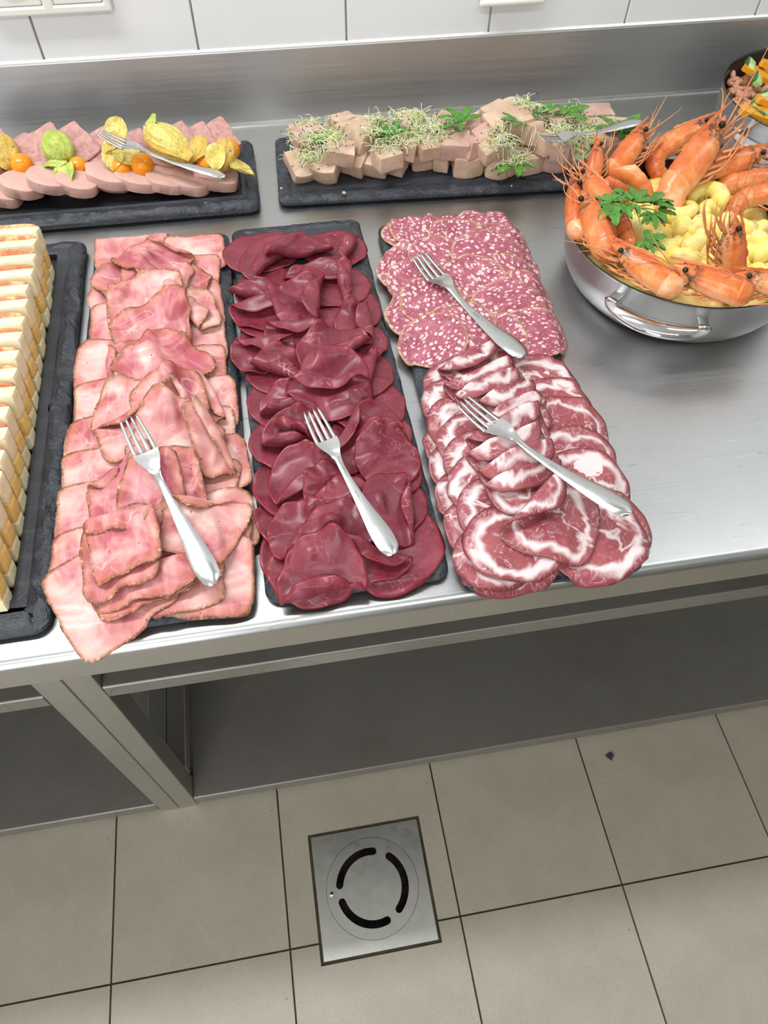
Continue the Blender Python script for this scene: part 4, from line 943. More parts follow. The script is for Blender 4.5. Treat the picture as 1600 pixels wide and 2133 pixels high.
for i, (px, py, z, lv) in enumerate([
    (698, 282, .062, [(150, .030), (205, .032), (255, .022)]), (814, 286, .062, [(110, .032), (60, .034), (190, .022)]), (960, 262, .066, [(110, .038), (60, .038), (210, .032)]), (1080, 318, .055, [(215, .040), (330, .026)]), (1068, 284, .060, [(120, .022), (300, .020)]),
    (1144, 242, .060, [(150, .032), (80, .024)]), (1180, 240, .058, [(10, .034), (110, .022)]), (1286, 292, .048, [(110, .040), (40, .050), (330, .020)])]):
    p = at(px, py, TZ + z); h0 = top_at(p[0], p[1], .008)
    parsley(p[0], p[1], TZ + h0 + .003, [(0, 0, .002, a, l, .35, .2*(-1)**k) for k, (a, l) in enumerate(lv)], 'green parsley leaf on the foie gras, ' + ['beside the leftmost sprouts', 'behind the fourth front chunk', 'at the rear, left of the highest chunks', 'hanging over the tenth front chunk', 'in the sprouts below the highest chunks', 'rear, just left of the fork tines', 'rear, just behind the fork tines', 'at the right end beside a prawn'][i], 'parsley leaves on the foie gras', [bez((0, 0, 0), (.004, -.006, .002), (.006, -.016, -.004), 6)])
fork(at(1332, 258, TZ + .068), at(1125, 290, TZ + .082), 'stainless fork lying on the foie gras and sprouts', 0, .066, .078)

# ---- pink pate on the left rear tray
def disc_slice(rw, rd, th, seed):
    rg = np.random.default_rng(seed); n = 40; V, F = [], []
    k = sum(rg.normal()*.012*np.cos(q*np.linspace(0, 2*PI, n, endpoint=False) + rg.uniform(0, 6)) for q in range(2, 8))
    for z, ins in ((0, .0008), (.0008, 0), (th - .0009, 0), (th - .0003, .0003), (th, .0012), (th, .45)):
        for i in range(n):
            a = 2*PI*i/n; c_, s_ = math.cos(a), math.sin(a); R0 = (1 + k[i])/((abs(c_)**2.5 + abs(s_)**2.5)**.4); f_ = 1 - ins/min(rw, rd)*2 if ins < .1 else ins
            V.append((c_*R0*rw/2*f_, s_*R0*rd/2*f_, z + rg.normal()*.00012))
    for j in range(5):
        for i in range(n): F.append((j*n + i, j*n + (i+1) % n, (j+1)*n + (i+1) % n, (j+1)*n + i))
    F += [tuple(range(n))[::-1], tuple(range(5*n, 6*n))]; return np.array(V), F
back, r2, r1 = [], [], []
for i, (px, py, w_, d_, yw) in enumerate([(444, 292, .060, .050, 30), (404, 300, .058, .050, 24), (362, 304, .060, .052, 28), (318, 312, .058, .050, 34), (276, 318, .060, .052, 30), (206, 322, .070, .056, 30), (150, 324, .064, .054, 40), (92, 328, .064, .054, 28), (40, 332, .062, .052, 34), (-10, 334, .06, .05, 30)]):
    p = at(px, py, TZ + .036); back.append(put('pate_slab', rough_block(w_, d_, .014, 1000 + i, 16, .0010, 12), M['pate_coarse'], p[0], p[1], R_(yw), (R_(24), R_(-14)), pct=70))
for i, (px, py, w_) in enumerate([(-22, 376, .046), (47, 378, .052), (104, 374, .050), (166, 374, .050), (232, 372, .046), (288, 366, .046), (352, 348, .056)]):
    p = at(px, py, TZ + .026); r2.append(put('pate_slice', disc_slice(w_, .034, .0145, 1030 + i), M['pate'], p[0], p[1], R_(-8), (R_(5), R_(14)), pct=72))
for i, (px, py, w_) in enumerate([(2, 410, .050), (52, 407, .050), (110, 406, .050), (166, 404, .050), (232, 392, .056), (288, 390, .054), (346, 388, .050), (394, 384, .052), (448, 376, .058)]):
    p = at(px, py, TZ + .022); r1.append(put('pate_slice', disc_slice(w_, .036, .0145, 1050 + i), M['pate'], p[0], p[1], R_(-10), (R_(4), R_(13)), pct=72))
for q, txt in ((back, 'rough pink pate slab leaning in the back row, {} from right'), (r2, 'smooth pink pate slice in the second row, {} from right'), (r1, 'smooth pink pate slice in the front row, {} from right')):
    for i, o in enumerate(sorted(q, key=lambda o: -o.location.x)): tag(o, txt.format(ordinal(i)), 'pate', 'pate slices on the left rear tray', 'thing')
M['berry'] = food('orange_physalis_berry', [(.3, (236, 138, 16)), (.7, (248, 162, 30))], 60, .22, .02, .2)
def husk_mat(name, a, b, c_):
    m = NT(name); v = m.coord('Object', rnd=3.0); n = m.noise(v, 50, 4, .6); w_ = m.math('ABSOLUTE', m.math('SUBTRACT', m.noise(m.coord('Object', (60, 60, 60)), 3, 3, .6, 1.2).outputs[0], .5))
    c = m.ramp(n.outputs[0], [(.3, srgb(*a)), (.7, srgb(*b))]); c = m.mix(m.math('LESS_THAN', w_, .012), c, srgb(*c_))
    m.set(col=c, rough=.5, sss=.3, sssr=(.006, .005, .002), ssss=.4); rb = m.noise(m.coord('Object', (14, 170, 170)), 1.0, 4, .65, .6); c2 = m.mix(m.ramp(rb.outputs[0], [(.40, (.45, .45, .45)), (.54, (0, 0, 0))]), c, srgb(*c_)); m.set(col=c2); m.bump(rb.outputs[0], .7, .003); return m.mat
M['husk_green'] = husk_mat('green_yellow_husk', (172, 194, 78), (212, 220, 116), (120, 134, 40))
M['husk_yellow'] = husk_mat('yellow_husk', (222, 202, 92), (240, 226, 148), (164, 128, 46))
M['husk_gold'] = husk_mat('golden_husk', (206, 164, 60), (230, 200, 108), (140, 96, 30))
def lantern(L, Rr, seed):
    rg = np.random.default_rng(seed); V, F = [], []; nu, nv = 22, 30
    for i in range(nu):
        t = i/(nu - 1); r = Rr*(math.sin(PI*min(1, t*.93 + .03))**.62)*(1 - .25*t) * (1 if t < .86 else 1 - (t - .86)*2.2)
        for k in range(nv):
            a = 2*PI*k/nv; rr = r*(1 + .16*abs(math.cos(2.5*a)) - .08 + .06*math.sin(9*a + 6*t + seed)*t); V.append((L*t + .0015*math.sin(5*a)*(t > .9), rr*math.cos(a), rr*math.sin(a)*.86))
    for i in range(nu - 1):
        for k in range(nv): F.append((i*nv + k, i*nv + (k+1) % nv, (i+1)*nv + (k+1) % nv, (i+1)*nv + k))
    F.append(tuple(range(nv))[::-1]); return V, F
def petal(L, W, bend, seed):
    rg = np.random.default_rng(seed); V, F = [], []; n, m_ = 12, 7
    for i in range(n):
        t = i/(n - 1); hw = W/2*(math.sin(PI*(t*.80 + .12))**.9) if i < n - 1 else .0006
        for k in range(m_):
            s = -1 + 2*k/(m_ - 1); V.append((L*t, s*hw, bend*t*t + .35*hw*s*s + .0012*math.sin(9*t + 3*s + seed)))
    for i in range(n - 1):
        for k in range(m_ - 1): F.append((i*m_ + k, (i+1)*m_ + k, (i+1)*m_ + k + 1, i*m_ + k + 1))
    q = len(V); return V + [(x, y, z - .0005) for x, y, z in V], F + [tuple(j + q for j in f[::-1]) for f in F]
def sphere(r, seed=0, sx=1, sy=1, sz=1, n=14):
    V, F = [], []
    for i in range(n + 1):
        for k in range(2*n): t, a = PI*i/n, PI*k/n; V.append((r*sx*math.sin(t)*math.cos(a), r*sy*math.sin(t)*math.sin(a), r*sz*math.cos(t)))
    for i in range(n):
        for k in range(2*n): F.append((i*2*n + k, (i+1)*2*n + k, (i+1)*2*n + (k+1) % (2*n), i*2*n + (k+1) % (2*n)))
    return V, F
def aim(o, d, roll=0):
    X = Vector(d).normalized(); Zh = Vector((0, 0, 1)) if abs(X.z) < .95 else Vector((0, 1, 0)); Yv = Zh.cross(X).normalized(); Zv = X.cross(Yv)
    o.rotation_euler = (Matrix((X, Yv, Zv)).transposed() @ Matrix.Rotation(roll, 3, 'X')).to_euler()
def physalis(label, husk, hk_base, hk_tip, hr, hz, berries, petals):
    a, b = at(*hk_base, TZ + hz[0]), at(*hk_tip, TZ + hz[1]); o = empty('physalis', a, 0, label, 'physalis', 'physalis fruit on the pate')
    h_ = pyobj('husk', *lantern(np.linalg.norm(b - a), hr, int(a[0]*1000)), M[husk], o); aim(h_, b - a)
    for (px, py, z, r) in berries:
        p = at(px, py, TZ + z); pyobj('berry', *sphere(r, 0, 1, 1, .96), M['berry'], o, True, p - a)
    for (p0, p1, z0, z1, wd, bd, mt) in petals:
        q0, q1 = at(*p0, TZ + z0), at(*p1, TZ + z1); l = pyobj('husk_petal', *petal(np.linalg.norm(q1 - q0), wd, bd, int(q0[0]*999) % 7), M[mt], o, True, q0 - a); aim(l, q1 - q0)
    return o
physalis('physalis with a bare orange berry and yellow husk at the left frame edge', 'husk_gold', (24, 350), (-6, 280), .020, (.046, .062), [(46, 344, .046, .0140)], [((20, 350), (-14, 300), .046, .066, .028, .006, 'husk_yellow')])
physalis('physalis with a tall green husk, second from left on the pate', 'husk_green', (140, 338), (100, 275), .021, (.046, .066), [(163, 346, .044, .0115)], [((142, 338), (126, 388), .054, .042, .026, -.010, 'husk_green'), ((140, 340), (92, 352), .052, .048, .016, .004, 'husk_green')])
physalis('physalis with a spread yellow husk over two orange berries, left of the pate fork', 'husk_gold', (243, 318), (240, 272), .014, (.052, .068), [(253, 351, .043, .0130), (296, 344, .045, .0145)], [((243, 300), (246, 245), .06, .080, .030, .004, 'husk_yellow'), ((250, 306), (278, 338), .060, .054, .034, -.006, 'husk_yellow'), ((246, 300), (208, 318), .062, .056, .026, -.004, 'husk_yellow'), ((240, 306), (234, 352), .062, .050, .028, -.004, 'husk_yellow')])
physalis('physalis with a long golden husk lying along the back of the pate fork', 'husk_yellow', (392, 334), (304, 262), .025, (.048, .064), [(436, 340, .044, .0150)], [((396, 332), (300, 290), .056, .064, .034, .004, 'husk_gold'), ((400, 336), (432, 292), .050, .064, .032, .006, 'husk_gold'), ((308, 268), (326, 240), .07, .078, .012, .002, 'husk_green')])
physalis('physalis wrapped in its golden husk at the right end of the pate tray', 'husk_gold', (462, 354), (470, 288), .019, (.040, .060), [(478, 312, .050, .0135)], [((482, 350), (532, 356), .046, .034, .036, -.006, 'husk_yellow'), ((452, 352), (446, 300), .048, .066, .026, .004, 'husk_yellow')])
fork(at(468, 376, TZ + .040), at(203, 275, TZ + .088), 'stainless fork resting across the pate and physalis husks', 0, .040, .083)

# ------------------------------------------------------------------ sandwiches
M['bread'] = food('cream_white_bread', [(.3, (238, 222, 170)), (.6, (246, 236, 196)), (.8, (250, 243, 212))], 60, .75, .6, .08, bscale=500)
M['egg_bread'] = food('yellow_egg_filling', [(.3, (236, 190, 104)), (.6, (245, 208, 124)), (.8, (248, 220, 150))], 90, .7, .5, .08, spots=[((120, 140, 70), 160, .06, .6)], bscale=420)
M['salmon'] = food('orange_red_filling', [(.34, (196, 112, 74)), (.5, (214, 140, 100)), (.6, (232, 200, 150)), (.78, (150, 146, 90))], 70, .5, .6, .1, bscale=300)
M['crust'] = food('brown_bread_crust', [(.3, (128, 86, 46)), (.7, (166, 118, 70))], 90, .6, .4, .02)
SX0, SX1 = .070, .1795
for i in range(18):
    y = .4800 - i*.0252 + rng.uniform(-.001, .001); x1 = SX1 - (.0015*i if i > 12 else 0)*0 + rng.uniform(-.002, .002)
    o = empty('sandwich', ((SX0 + x1)/2, y, TZ + .0078), rng.uniform(-.02, .02), 'cream bread sandwich with yellow and salmon filling in the left column, ' + (f'{ordinal(i)} from back' if i < 10 else f'{ordinal(17 - i)} from front'), 'sandwich', 'sandwiches on the wide tray')
    w_ = x1 - SX0; d_ = .0188; o.rotation_euler = (R_(-15) + rng.uniform(-.008, .008), rng.uniform(-.006, .006), rng.uniform(-.010, .010))
    hx = rng.uniform(-.0015, .0015)
    def lay(name, z0, z1, mat, dd=d_, dy=0.0, seed=0, par=o, ex=40, ww=w_):
        A, F = rough_block(ww, dd, z1 - z0, 1200 + i*7 + seed, ex, .0003, 10); A[:, 2] += z0; A[:, 1] += dy; b_ = pyobj(name, A, F, mat, par, True); b_.data.set_sharp_from_angle(angle=.7); return b_
    b0 = lay('bread_base', .0022, .0185 + hx, M['bread'], seed=1); lay('crust', .0, .0030, M['crust'], d_*.98, seed=2, par=b0)
    lay('egg_filling', .0185 + hx, .0365, M['egg_bread'], d_*.99, seed=3)
    lay('bread_top', .0363, .0615, M['bread'], d_, seed=4)
    lay('salmon_filling', .034, .0640 + rng.uniform(0, .0022), M['salmon'], .0032, d_/2 + .0014, seed=5, ex=8, ww=w_*.95)
# ------------------------------------------------------------------ pans
def lathe(prof, n=72, close=False):
    V, F = [], []; m_ = len(prof)
    for k in range(n):
        a = 2*PI*k/n; V += [(r*math.cos(a), r*math.sin(a), z) for r, z in prof]
    for k in range(n):
        q = (k+1) % n
        for i in range(m_ - 1): F.append((k*m_ + i, q*m_ + i, q*m_ + i + 1, k*m_ + i + 1))
    return V, F
def pan(x, y, rim, hgt, label, handles):
    o = empty('steel_pan', (x, y, TZ + .0004), 0, label, 'pan', 'two-handled steel pans')
    s = rim/.139
    outer = [(.0005, 0), (.106*s, 0), (.112*s, .0012), (.118*s, .0045), (.1245*s, .011), (.1300*s, .020), (.1340*s, .032), (.1365*s, .046), (.1378*s, hgt - .004), (.1390*s, hgt - .0012), (.1394*s, hgt - .0004)]
    inner = [(.1394*s, hgt - .0004), (.1396*s, hgt + .0004), (.1388*s, hgt + .0010), (.1376*s, hgt), (.1366*s, hgt - .004), (.1352*s, .046), (.1325*s, .032), (.1265*s, .018), (.116*s, .008), (.104*s, .0045), (.0005, .0045)]
    pyobj('pan_body', *lathe(outer), M['steel_pan'], o).data.set_sharp_from_angle(angle=1.0); pyobj('nonstick_lining', *lathe(inner), M['black_coat'], o)
    for ang in handles:
        n = 26; th = np.linspace(-.405, .405, n); Rh = .1395*s; V, F = [], []; ns = 14
        for t_ in th:
            q = t_/.405; ex = math.sqrt(max(0, 1 - q*q)); r_ = Rh + .006 + .022*(1 - q*q)**.8; a = ang + t_; hw, ht = .0012 + .0088*ex**.9, .0010 + .0050*ex
            zc = hgt - .022 + .003*ex
            for k in range(ns):
                b = 2*PI*k/ns; rr = r_ + hw*math.cos(b) - hw*.55; V.append((rr*math.cos(a), rr*math.sin(a), zc + ht*math.sin(b) - .18*hw*math.cos(b)))
        for i in range(n - 1):
            for k in range(ns): F.append((i*ns + k, i*ns + (k+1) % ns, (i+1)*ns + (k+1) % ns, (i+1)*ns + k))
        F += [tuple(range(ns))[::-1], tuple(range((n-1)*ns, n*ns))]
        h_ = pyobj('handle', V, F, M['chrome'], o)
        for sg in (-1, 1):
            a = ang + sg*.33; u = Vector((math.cos(a), math.sin(a), 0)); tt = Vector((-u.y, u.x, 0)); bm = box(-.0040, .0150, -.0060, .0060, -.0070, .0060, .0018, 2)
            bm.transform(Matrix.Translation(u*Rh*.985 + Vector((0, 0, hgt - .020))) @ Matrix((u, tt, Vector((0, 0, 1)))).transposed().to_4x4()); bmobj('bracket', bm, M['chrome'], h_, True)
    return o
P1 = np.array([.9035, .3855]); H1 = .0700
def ang_to(px, py, z, c): p = at(px, py, z); return math.atan2(p[1] - c[1], p[0] - c[0])
hA = ang_to(1366, 662, TZ + .048, P1)
pan(P1[0], P1[1], .1385, H1, 'large steel pan of prawns in yellow sauce on the right of the worktop', [hA, hA + PI])
P2 = np.array([1.2090, .6350]); H2 = .0750
hB = ang_to(1600, 312, TZ + .052, P2)
pan(P2[0], P2[1], .1400, H2, 'steel pan of shrimp salad at the upper right corner near the splashback', [hB, hB + PI])
# ---- yellow sauce and peeled shrimps
def pan_fill(c, rad, z, amp, seed, name, mat, label, cat):
    rg = np.random.default_rng(seed); N = 44; rho, th = disc_grid(N); u, v = rho*np.cos(th)*rad, rho*np.sin(th)*rad; zz = np.zeros_like(u)
    for q in range(9): a = rg.uniform(0, PI); zz += amp/3*np.sin((u*math.cos(a) + v*math.sin(a))*rg.uniform(50, 240) + rg.uniform(0, 6))
    zz = zz + .004*(1 - rho**2); idx = np.arange(N*N).reshape(N, N); F = np.stack([idx[:-1, :-1], idx[:-1, 1:], idx[1:, 1:], idx[1:, :-1]], -1).reshape(-1, 4)
    per = np.concatenate([idx[0, :], idx[1:, -1], idx[-1, -2::-1], idx[-2:0:-1, 0]]); V = np.stack([u, v, zz], -1).reshape(-1, 3); B = V[per].copy(); B[:, 2] = -.022; B[:, :2] *= .965; k = len(per)
    V = np.concatenate([V, B]); F = [tuple(f) for f in F] + [(per[i], N*N + i, N*N + (i+1) % k, per[(i+1) % k]) for i in range(k)] + [tuple(range(N*N, N*N + k))]
    o = pyobj(name, V, F, mat, None, True, (c[0], c[1], TZ + z)); return tag(o, label, cat, None, 'stuff')
M['sauce'] = food('yellow_cream_sauce', [(.3, (238, 204, 104)), (.6, (246, 224, 132)), (.85, (250, 234, 164))], 70, .3, .3, .15, bscale=200)
def shrimp_sauce():
    m = NT('peeled_shrimp_in_sauce'); v = m.coord('Object', rnd=6.0); n = m.noise(v, 70, 3, .5)
    c = m.ramp(n.outputs[0], [(.36, srgb(250, 230, 116)), (.54, srgb(250, 234, 148)), (.64, srgb(246, 212, 146)), (.76, srgb(238, 170, 116))])
    m.set(col=c, rough=.26, sss=.2, sssr=(.010, .006, .002), ssss=.4, spec=.5); m.bump(m.noise(v, 300, 3).outputs[0], .12, .001); return m.mat
M['shrimp'] = shrimp_sauce()
def curl(R0, r0, arc, seed, segs=True, taper=.45, n=26, ns=12):
    rg = np.random.default_rng(seed); V, F = [], []; ths = np.linspace(0, arc, n); w_ = rg.uniform(-.25, .25)
    for i, t in enumerate(ths):
        f = i/(n - 1); r = r0*(1 - taper*f)*(min(1, (f + .03)/.12)**.5)*(min(1, (1.02 - f)/.10)**.5)
        if segs: r *= 1 + .022*math.cos(2*PI*6*f)
        Rc = R0*(1 - .25*f); cx, cy, cz = Rc*math.cos(t), Rc*math.sin(t), w_*R0*f
        for k in range(ns): b = 2*PI*k/ns; V.append(((cx + r*math.cos(b)*math.cos(t)), (cy + r*math.cos(b)*math.sin(t)), cz + r*math.sin(b)*1.05))
    for i in range(n - 1):
        for k in range(ns): F.append((i*ns + k, i*ns + (k+1) % ns, (i+1)*ns + (k+1) % ns, (i+1)*ns + k))
    F += [tuple(range(ns))[::-1], tuple(range((n-1)*ns, n*ns))]; return V, F
pan_fill(P1, .1290, .051, .006, 5, 'curry_sauce', M['sauce'], 'thick yellow sauce filling the large pan under the shrimps', 'sauce')
def tumble(yw, tx, ty): return (Matrix.Rotation(R_(yw), 3, 'Z') @ Matrix.Rotation(R_(tx), 3, 'X') @ Matrix.Rotation(R_(ty), 3, 'Y')).to_euler()
ps = []
for i, (px, py, z, R0, yw, tx, ty) in enumerate([(1330, 400, .052, .016, 40, 10, 0), (1368, 396, .054, .014, 150, 20, 10), (1395, 415, .056, .015, 10, -10, 15), (1415, 440, .060, .017, 200, 20, 0), (1466, 418, .062, .020, -60, 25, -10), (1490, 450, .058, .018, 20, 0, 0), (1440, 470, .058, .016, 100, 10, 15), (1400, 465, .058, .015, 250, 0, -15), (1375, 450, .058, .018, 60, 15, 0), (1350, 480, .055, .016, 120, 0, 10), (1385, 500, .056, .018, 190, 12, 0), (1430, 495, .060, .019, 230, 25, 10), (1470, 480, .058, .016, 320, 0, 10), (1480, 515, .056, .017, 80, 15, 0), (1545, 470, .060, .019, 140, 25, 0), (1520, 430, .056, .016, 40, 0, 15), (1560, 510, .058, .019, 260, 15, 10), (1572, 545, .054, .018, 30, 0, 0), (1425, 528, .056, .018, 150, 20, 5), (1390, 540, .053, .017, 330, 5, 0), (1450, 550, .053, .018, 60, 10, 0), (1360, 525, .052, .016, 200, 0, 0), (1545, 570, .053, .018, 110, 10, 5), (1480, 560, .052, .016, 280, 5, 10), (1330, 455, .053, .016, 20, 10, 10), (1600, 500, .056, .018, 70, 10, 0), (1600, 560, .052, .018, 170, 10, 0), (1430, 400, .056, .015, 300, 15, 0), (1500, 400, .054, .016, 90, 10, 5), (1345, 430, .054, .015, 280, 20, 0)]):
    p = at(px, py, TZ + z); V, F = curl(R0*.98, .0108*(.85 + .3*rng.uniform()), R_(rng.uniform(150, 225)), 1500 + i, taper=.42)
    o = pyobj('peeled_shrimp', V, F, M['shrimp'], None, True, p); o.rotation_euler = tumble(yw, tx, ty); ps.append(o)
ps.sort(key=lambda o: (round((o.location.y - .3)/.03), o.location.x))
for i, o in enumerate(ps):
    rowi = sorted({round((q.location.y - .3)/.03) for q in ps}); r_ = [q for q in ps if round((q.location.y - .3)/.03) == round((o.location.y - .3)/.03)]
    tag(o, f'peeled shrimp coated in yellow sauce, {ordinal(rowi.index(round((o.location.y - .3)/.03)))} row from front, {ordinal(r_.index(o))} from left', 'shrimp', 'peeled shrimps in the yellow sauce')
# ---- whole prawns round the rim
def prawn_mats():
    m = NT('cooked_prawn_shell'); v = m.coord('Object', rnd=5.0); n = m.noise(v, 34, 6, .72, .4); h = m.attr('hx'); d = m.attr('dor')
    c = m.ramp(n.outputs[0], [(.3, srgb(202, 92, 42)), (.5, srgb(228, 132, 68)), (.68, srgb(244, 178, 120))])
    c = m.mix(m.ramp(d, [(.0, (1, 1, 1)), (.38, (0, 0, 0))]), c, srgb(242, 190, 140)); sg = m.attr('seg'); c = m.mix(m.math('MULTIPLY', sg, .6), c, srgb(186, 72, 34))
    c = m.mix(m.math('MULTIPLY', m.ramp(d, [(.62, (0, 0, 0)), (1.0, (1, 1, 1))]), .55), c, srgb(192, 74, 34))
    dark = m.math('MULTIPLY', m.ramp(m.math('ABSOLUTE', m.math('SUBTRACT', h, .78)), [(.08, (1, 1, 1)), (.24, (0, 0, 0))]), m.ramp(m.noise(v, 170, 4, .7).outputs[0], [(.44, (0, 0, 0)), (.58, (1, 1, 1))]))
    c = m.mix(m.math('MULTIPLY', dark, .9), c, srgb(62, 46, 34))
    m.set(col=c, rough=.27, sss=.1, sssr=(.010, .004, .001), ssss=.4, spec=.5); m.bump(m.noise(v, 420, 3).outputs[0], .15, .001); return m.mat
M['shell'] = prawn_mats()
M['prawn_leg'] = food('prawn_legs', [(.3, (204, 122, 72)), (.7, (226, 162, 110))], 80, .35, .1, .1)
M['prawn_flesh'] = food('prawn_abdomen', [(.3, (222, 118, 58)), (.5, (238, 154, 94)), (.7, (248, 206, 166))], 42, .28, .1, .15)
M['eye'] = plain('black_prawn_eye', (18, 14, 12), .15)
def prawn(tip, tz, junc, jz, dors, curl_deg, label, seed, whisk=3, reach=1.0, straight=False):
    rg = np.random.default_rng(seed); a, b = at(*junc, TZ + jz), at(*tip, TZ + tz); d = b - a; L = np.linalg.norm(d); X = Vector(d).normalized()
    Dv = Vector(dors); Zv = (Dv - X*Dv.dot(X)).normalized(); Yv = Zv.cross(X); Rm = Matrix((X, Yv, Zv)).transposed()
    o = empty('prawn', a, 0, label, 'prawn', 'whole prawns round the pan rim'); o.rotation_euler = Rm.to_euler(); k = L/.066*1.0; o.scale = (k,)*3
    ns = 18; V, F, hx, dor = [], [], [], []; prof = [(-.004, .0108, .0125, .0), (.000, .0122, .0142, 0), (.010, .0126, .0150, .0004), (.022, .0122, .0148, .0008), (.034, .0110, .0134, .0014), (.044, .0090, .0110, .0024), (.052, .0066, .0080, .0040), (.058, .0044, .0050, .0052), (.062, .0022, .0026, .0058), (.066, .0006, .0008, .0062)]
    for x, ry, rz, zc in prof:
        for q in range(ns):
            t = 2*PI*q/ns; cz = math.sin(t); z = rz*cz*(1 if cz > 0 else .82); yy = ry*math.cos(t)*(1 - .18*max(0, cz)); V.append((x, yy, zc + z)); hx.append(x/.062); dor.append(.5 + .5*cz)
    for i in range(len(prof) - 1):
        for q in range(ns): F.append((i*ns + q, i*ns + (q+1) % ns, (i+1)*ns + (q+1) % ns, (i+1)*ns + q))
    F += [tuple(range(ns))[::-1], tuple(range((len(prof)-1)*ns, len(prof)*ns))]
    car = pyobj('carapace', V, F, M['shell'], o, True, None, None, {'hx': hx, 'dor': dor})
    rv, rf = [], []; n = 12
    for i in range(n):
        t = i/(n - 1); x = .018 + .052*t; z = .0150 + .0012*math.sin(t*PI*.8) + .002*t*t - .005*t; hh = .0018*(1 - t) + .0003 + (.0011 if i % 2 else 0)*(1 - t*.6)
        for s in (-1, 1): rv.append((x, s*.0007*(1 - t*.8), z - .0018))
        rv.append((x, 0, z + hh))
    for i in range(n - 1):
        for q in range(3): rf.append((3*i + q, 3*i + (q+1) % 3, 3*i + 3 + (q+1) % 3, 3*i + 3 + q))
    rf += [(2, 1, 0), (3*n - 3, 3*n - 2, 3*n - 1)]; pyobj('rostrum', rv, rf, M['shell'], car, False, None, None, {'hx': [x/.11 for x, y, z in rv], 'dor': [.9]*len(rv)})
    for s in (-1, 1): pyobj('eye', *sphere(.0028, 0, n=8), M['eye'], o, True, (.053, s*.0078, .0075))
    # abdomen: segmented, curling under
    best = None
    for ph_ in ((0,) if straight else range(-85, 90, 5)):
        for cu_ in (curl_deg,) if straight else (curl_deg, curl_deg + 40, curl_deg + 80, max(20, curl_deg - 45), max(20, curl_deg - 90)):
            x_, z_, an_, cost = 0., 0., 0., abs(ph_)*.02 + abs(cu_ - curl_deg)*.02
            for i in range(28):
                an_ += R_(cu_)/20*(i < 20); x_ -= .0033*math.cos(an_); z_ -= .0033*math.sin(an_); y_ = R_(ph_)*smoothstep(0, .35, i/20)
                W_ = np.array(Rm @ Vector((x_*math.cos(y_), x_*math.sin(y_), z_)))*k + a; rr_ = math.hypot(W_[0] - P1[0], W_[1] - P1[1]); zz_ = W_[2] - TZ
                if zz_ < .082: cost += max(0, rr_ - .113)*1500
                cost += max(0, .022 - zz_)*400
            if best is None or cost < best[0]: best = (cost, R_(ph_), cu_)
    bend = best[1]; curl_deg = best[2]
    seg = []; tot = R_(curl_deg); La = .066; m_ = 37; V, F, hx, dor = [], [], [], []; px_, pz, ang = 0.0, 0.0, 0.0; pts = []
    for i in range(m_):
        f = i/(m_ - 1); pts.append((px_, pz, ang)); st = La/(m_ - 1); ang += tot/(m_ - 1); px_ -= st*math.cos(ang); pz -= st*math.sin(ang)
    for i, (x, z, an) in enumerate(pts):
        f = i/(m_ - 1); r = .0124*(1 - .52*f**1.2); g_ = (i % 6)/6; r *= 1 + .10*(1 - g_) - .04; seg += [1.0 if i % 6 == 5 else .15]*ns
        nrm = np.array([-math.sin(an), 0, math.cos(an)]) ; nrm = np.array([-math.sin(an), 0., math.cos(an)])
        for q in range(ns):
            t = 2*PI*q/ns; c_, s_ = math.cos(t), math.sin(t); e = nrm*(r*1.12*s_*(1 if s_ > 0 else .85)); bb = bend*smoothstep(0, .35, f); X_, Y_ = x + e[0], r*.92*c_; V.append((X_*math.cos(bb) - Y_*math.sin(bb), X_*math.sin(bb) + Y_*math.cos(bb), z + e[2])); dor.append(.5 + .5*s_)
    for i in range(m_ - 1):
        for q in range(ns): F.append((i*ns + q, (i+1)*ns + q, (i+1)*ns + (q+1) % ns, i*ns + (q+1) % ns))
    F += [tuple(range(ns)), tuple(range((m_-1)*ns, m_*ns))[::-1]]
    ab = pyobj('abdomen', V, F, [M['shell'], M['prawn_flesh']][seed % 2], o, True, None, None, {'hx': [0.]*len(V), 'dor': dor, 'seg': seg})
    x, z, an = pts[-1]
    for q in range(5):
        tv, tf = petal(.024, .0085, .002, seed + q); w_ = pyobj('tail_blade', tv, tf, M['shell'], ab, True, (x*math.cos(bend), x*math.sin(bend), z)); w_.rotation_euler = (Matrix.Rotation(bend, 3, 'Z') @ Matrix.Rotation(-an, 3, 'Y') @ Matrix.Rotation(PI + (q - 2)*.30, 3, 'Z')).to_euler()
    if True:
        mb = MB()
        for q in range(5):
            for s in (-1, 1):
                x0 = .006 + .009*q; k1 = np.array([x0 + .014 + rg.uniform(-.003, .005), s*(.007 + rg.uniform(0, .004)), -.0155 + rg.uniform(-.003, .002)]); k1 = np.array([x0, s*.006, -.009]) + (k1 - np.array([x0, s*.006, -.009]))*reach; k2 = k1 + reach*np.array([rg.uniform(.012, .022), s*rg.uniform(-.005, .004), rg.uniform(-.004, .005)])
                mb.add(tube([(x0, s*.006, -.009), tuple(k1), tuple(k2), tuple(k2 + reach*np.array([.010, 0, rg.uniform(-.004, .004)]))], [.0013, .0011, .0008, .0003], 5))
        mb.build('legs', M['prawn_leg'], o)
    mb = MB()
    for q in range(whisk):
        s = (-1)**q; e1 = np.array([.075 + rg.uniform(0, .02), s*rg.uniform(.004, .02), rg.uniform(-.012, .022)]); e2 = e1 + np.array([rg.uniform(.0, .03), s*rg.uniform(-.01, .02), rg.uniform(-.015, .02)]); mb.add(tube(bez((.054, s*.003, .001), e1, e2, 10), np.linspace(.0009, .0002, 10), 4))
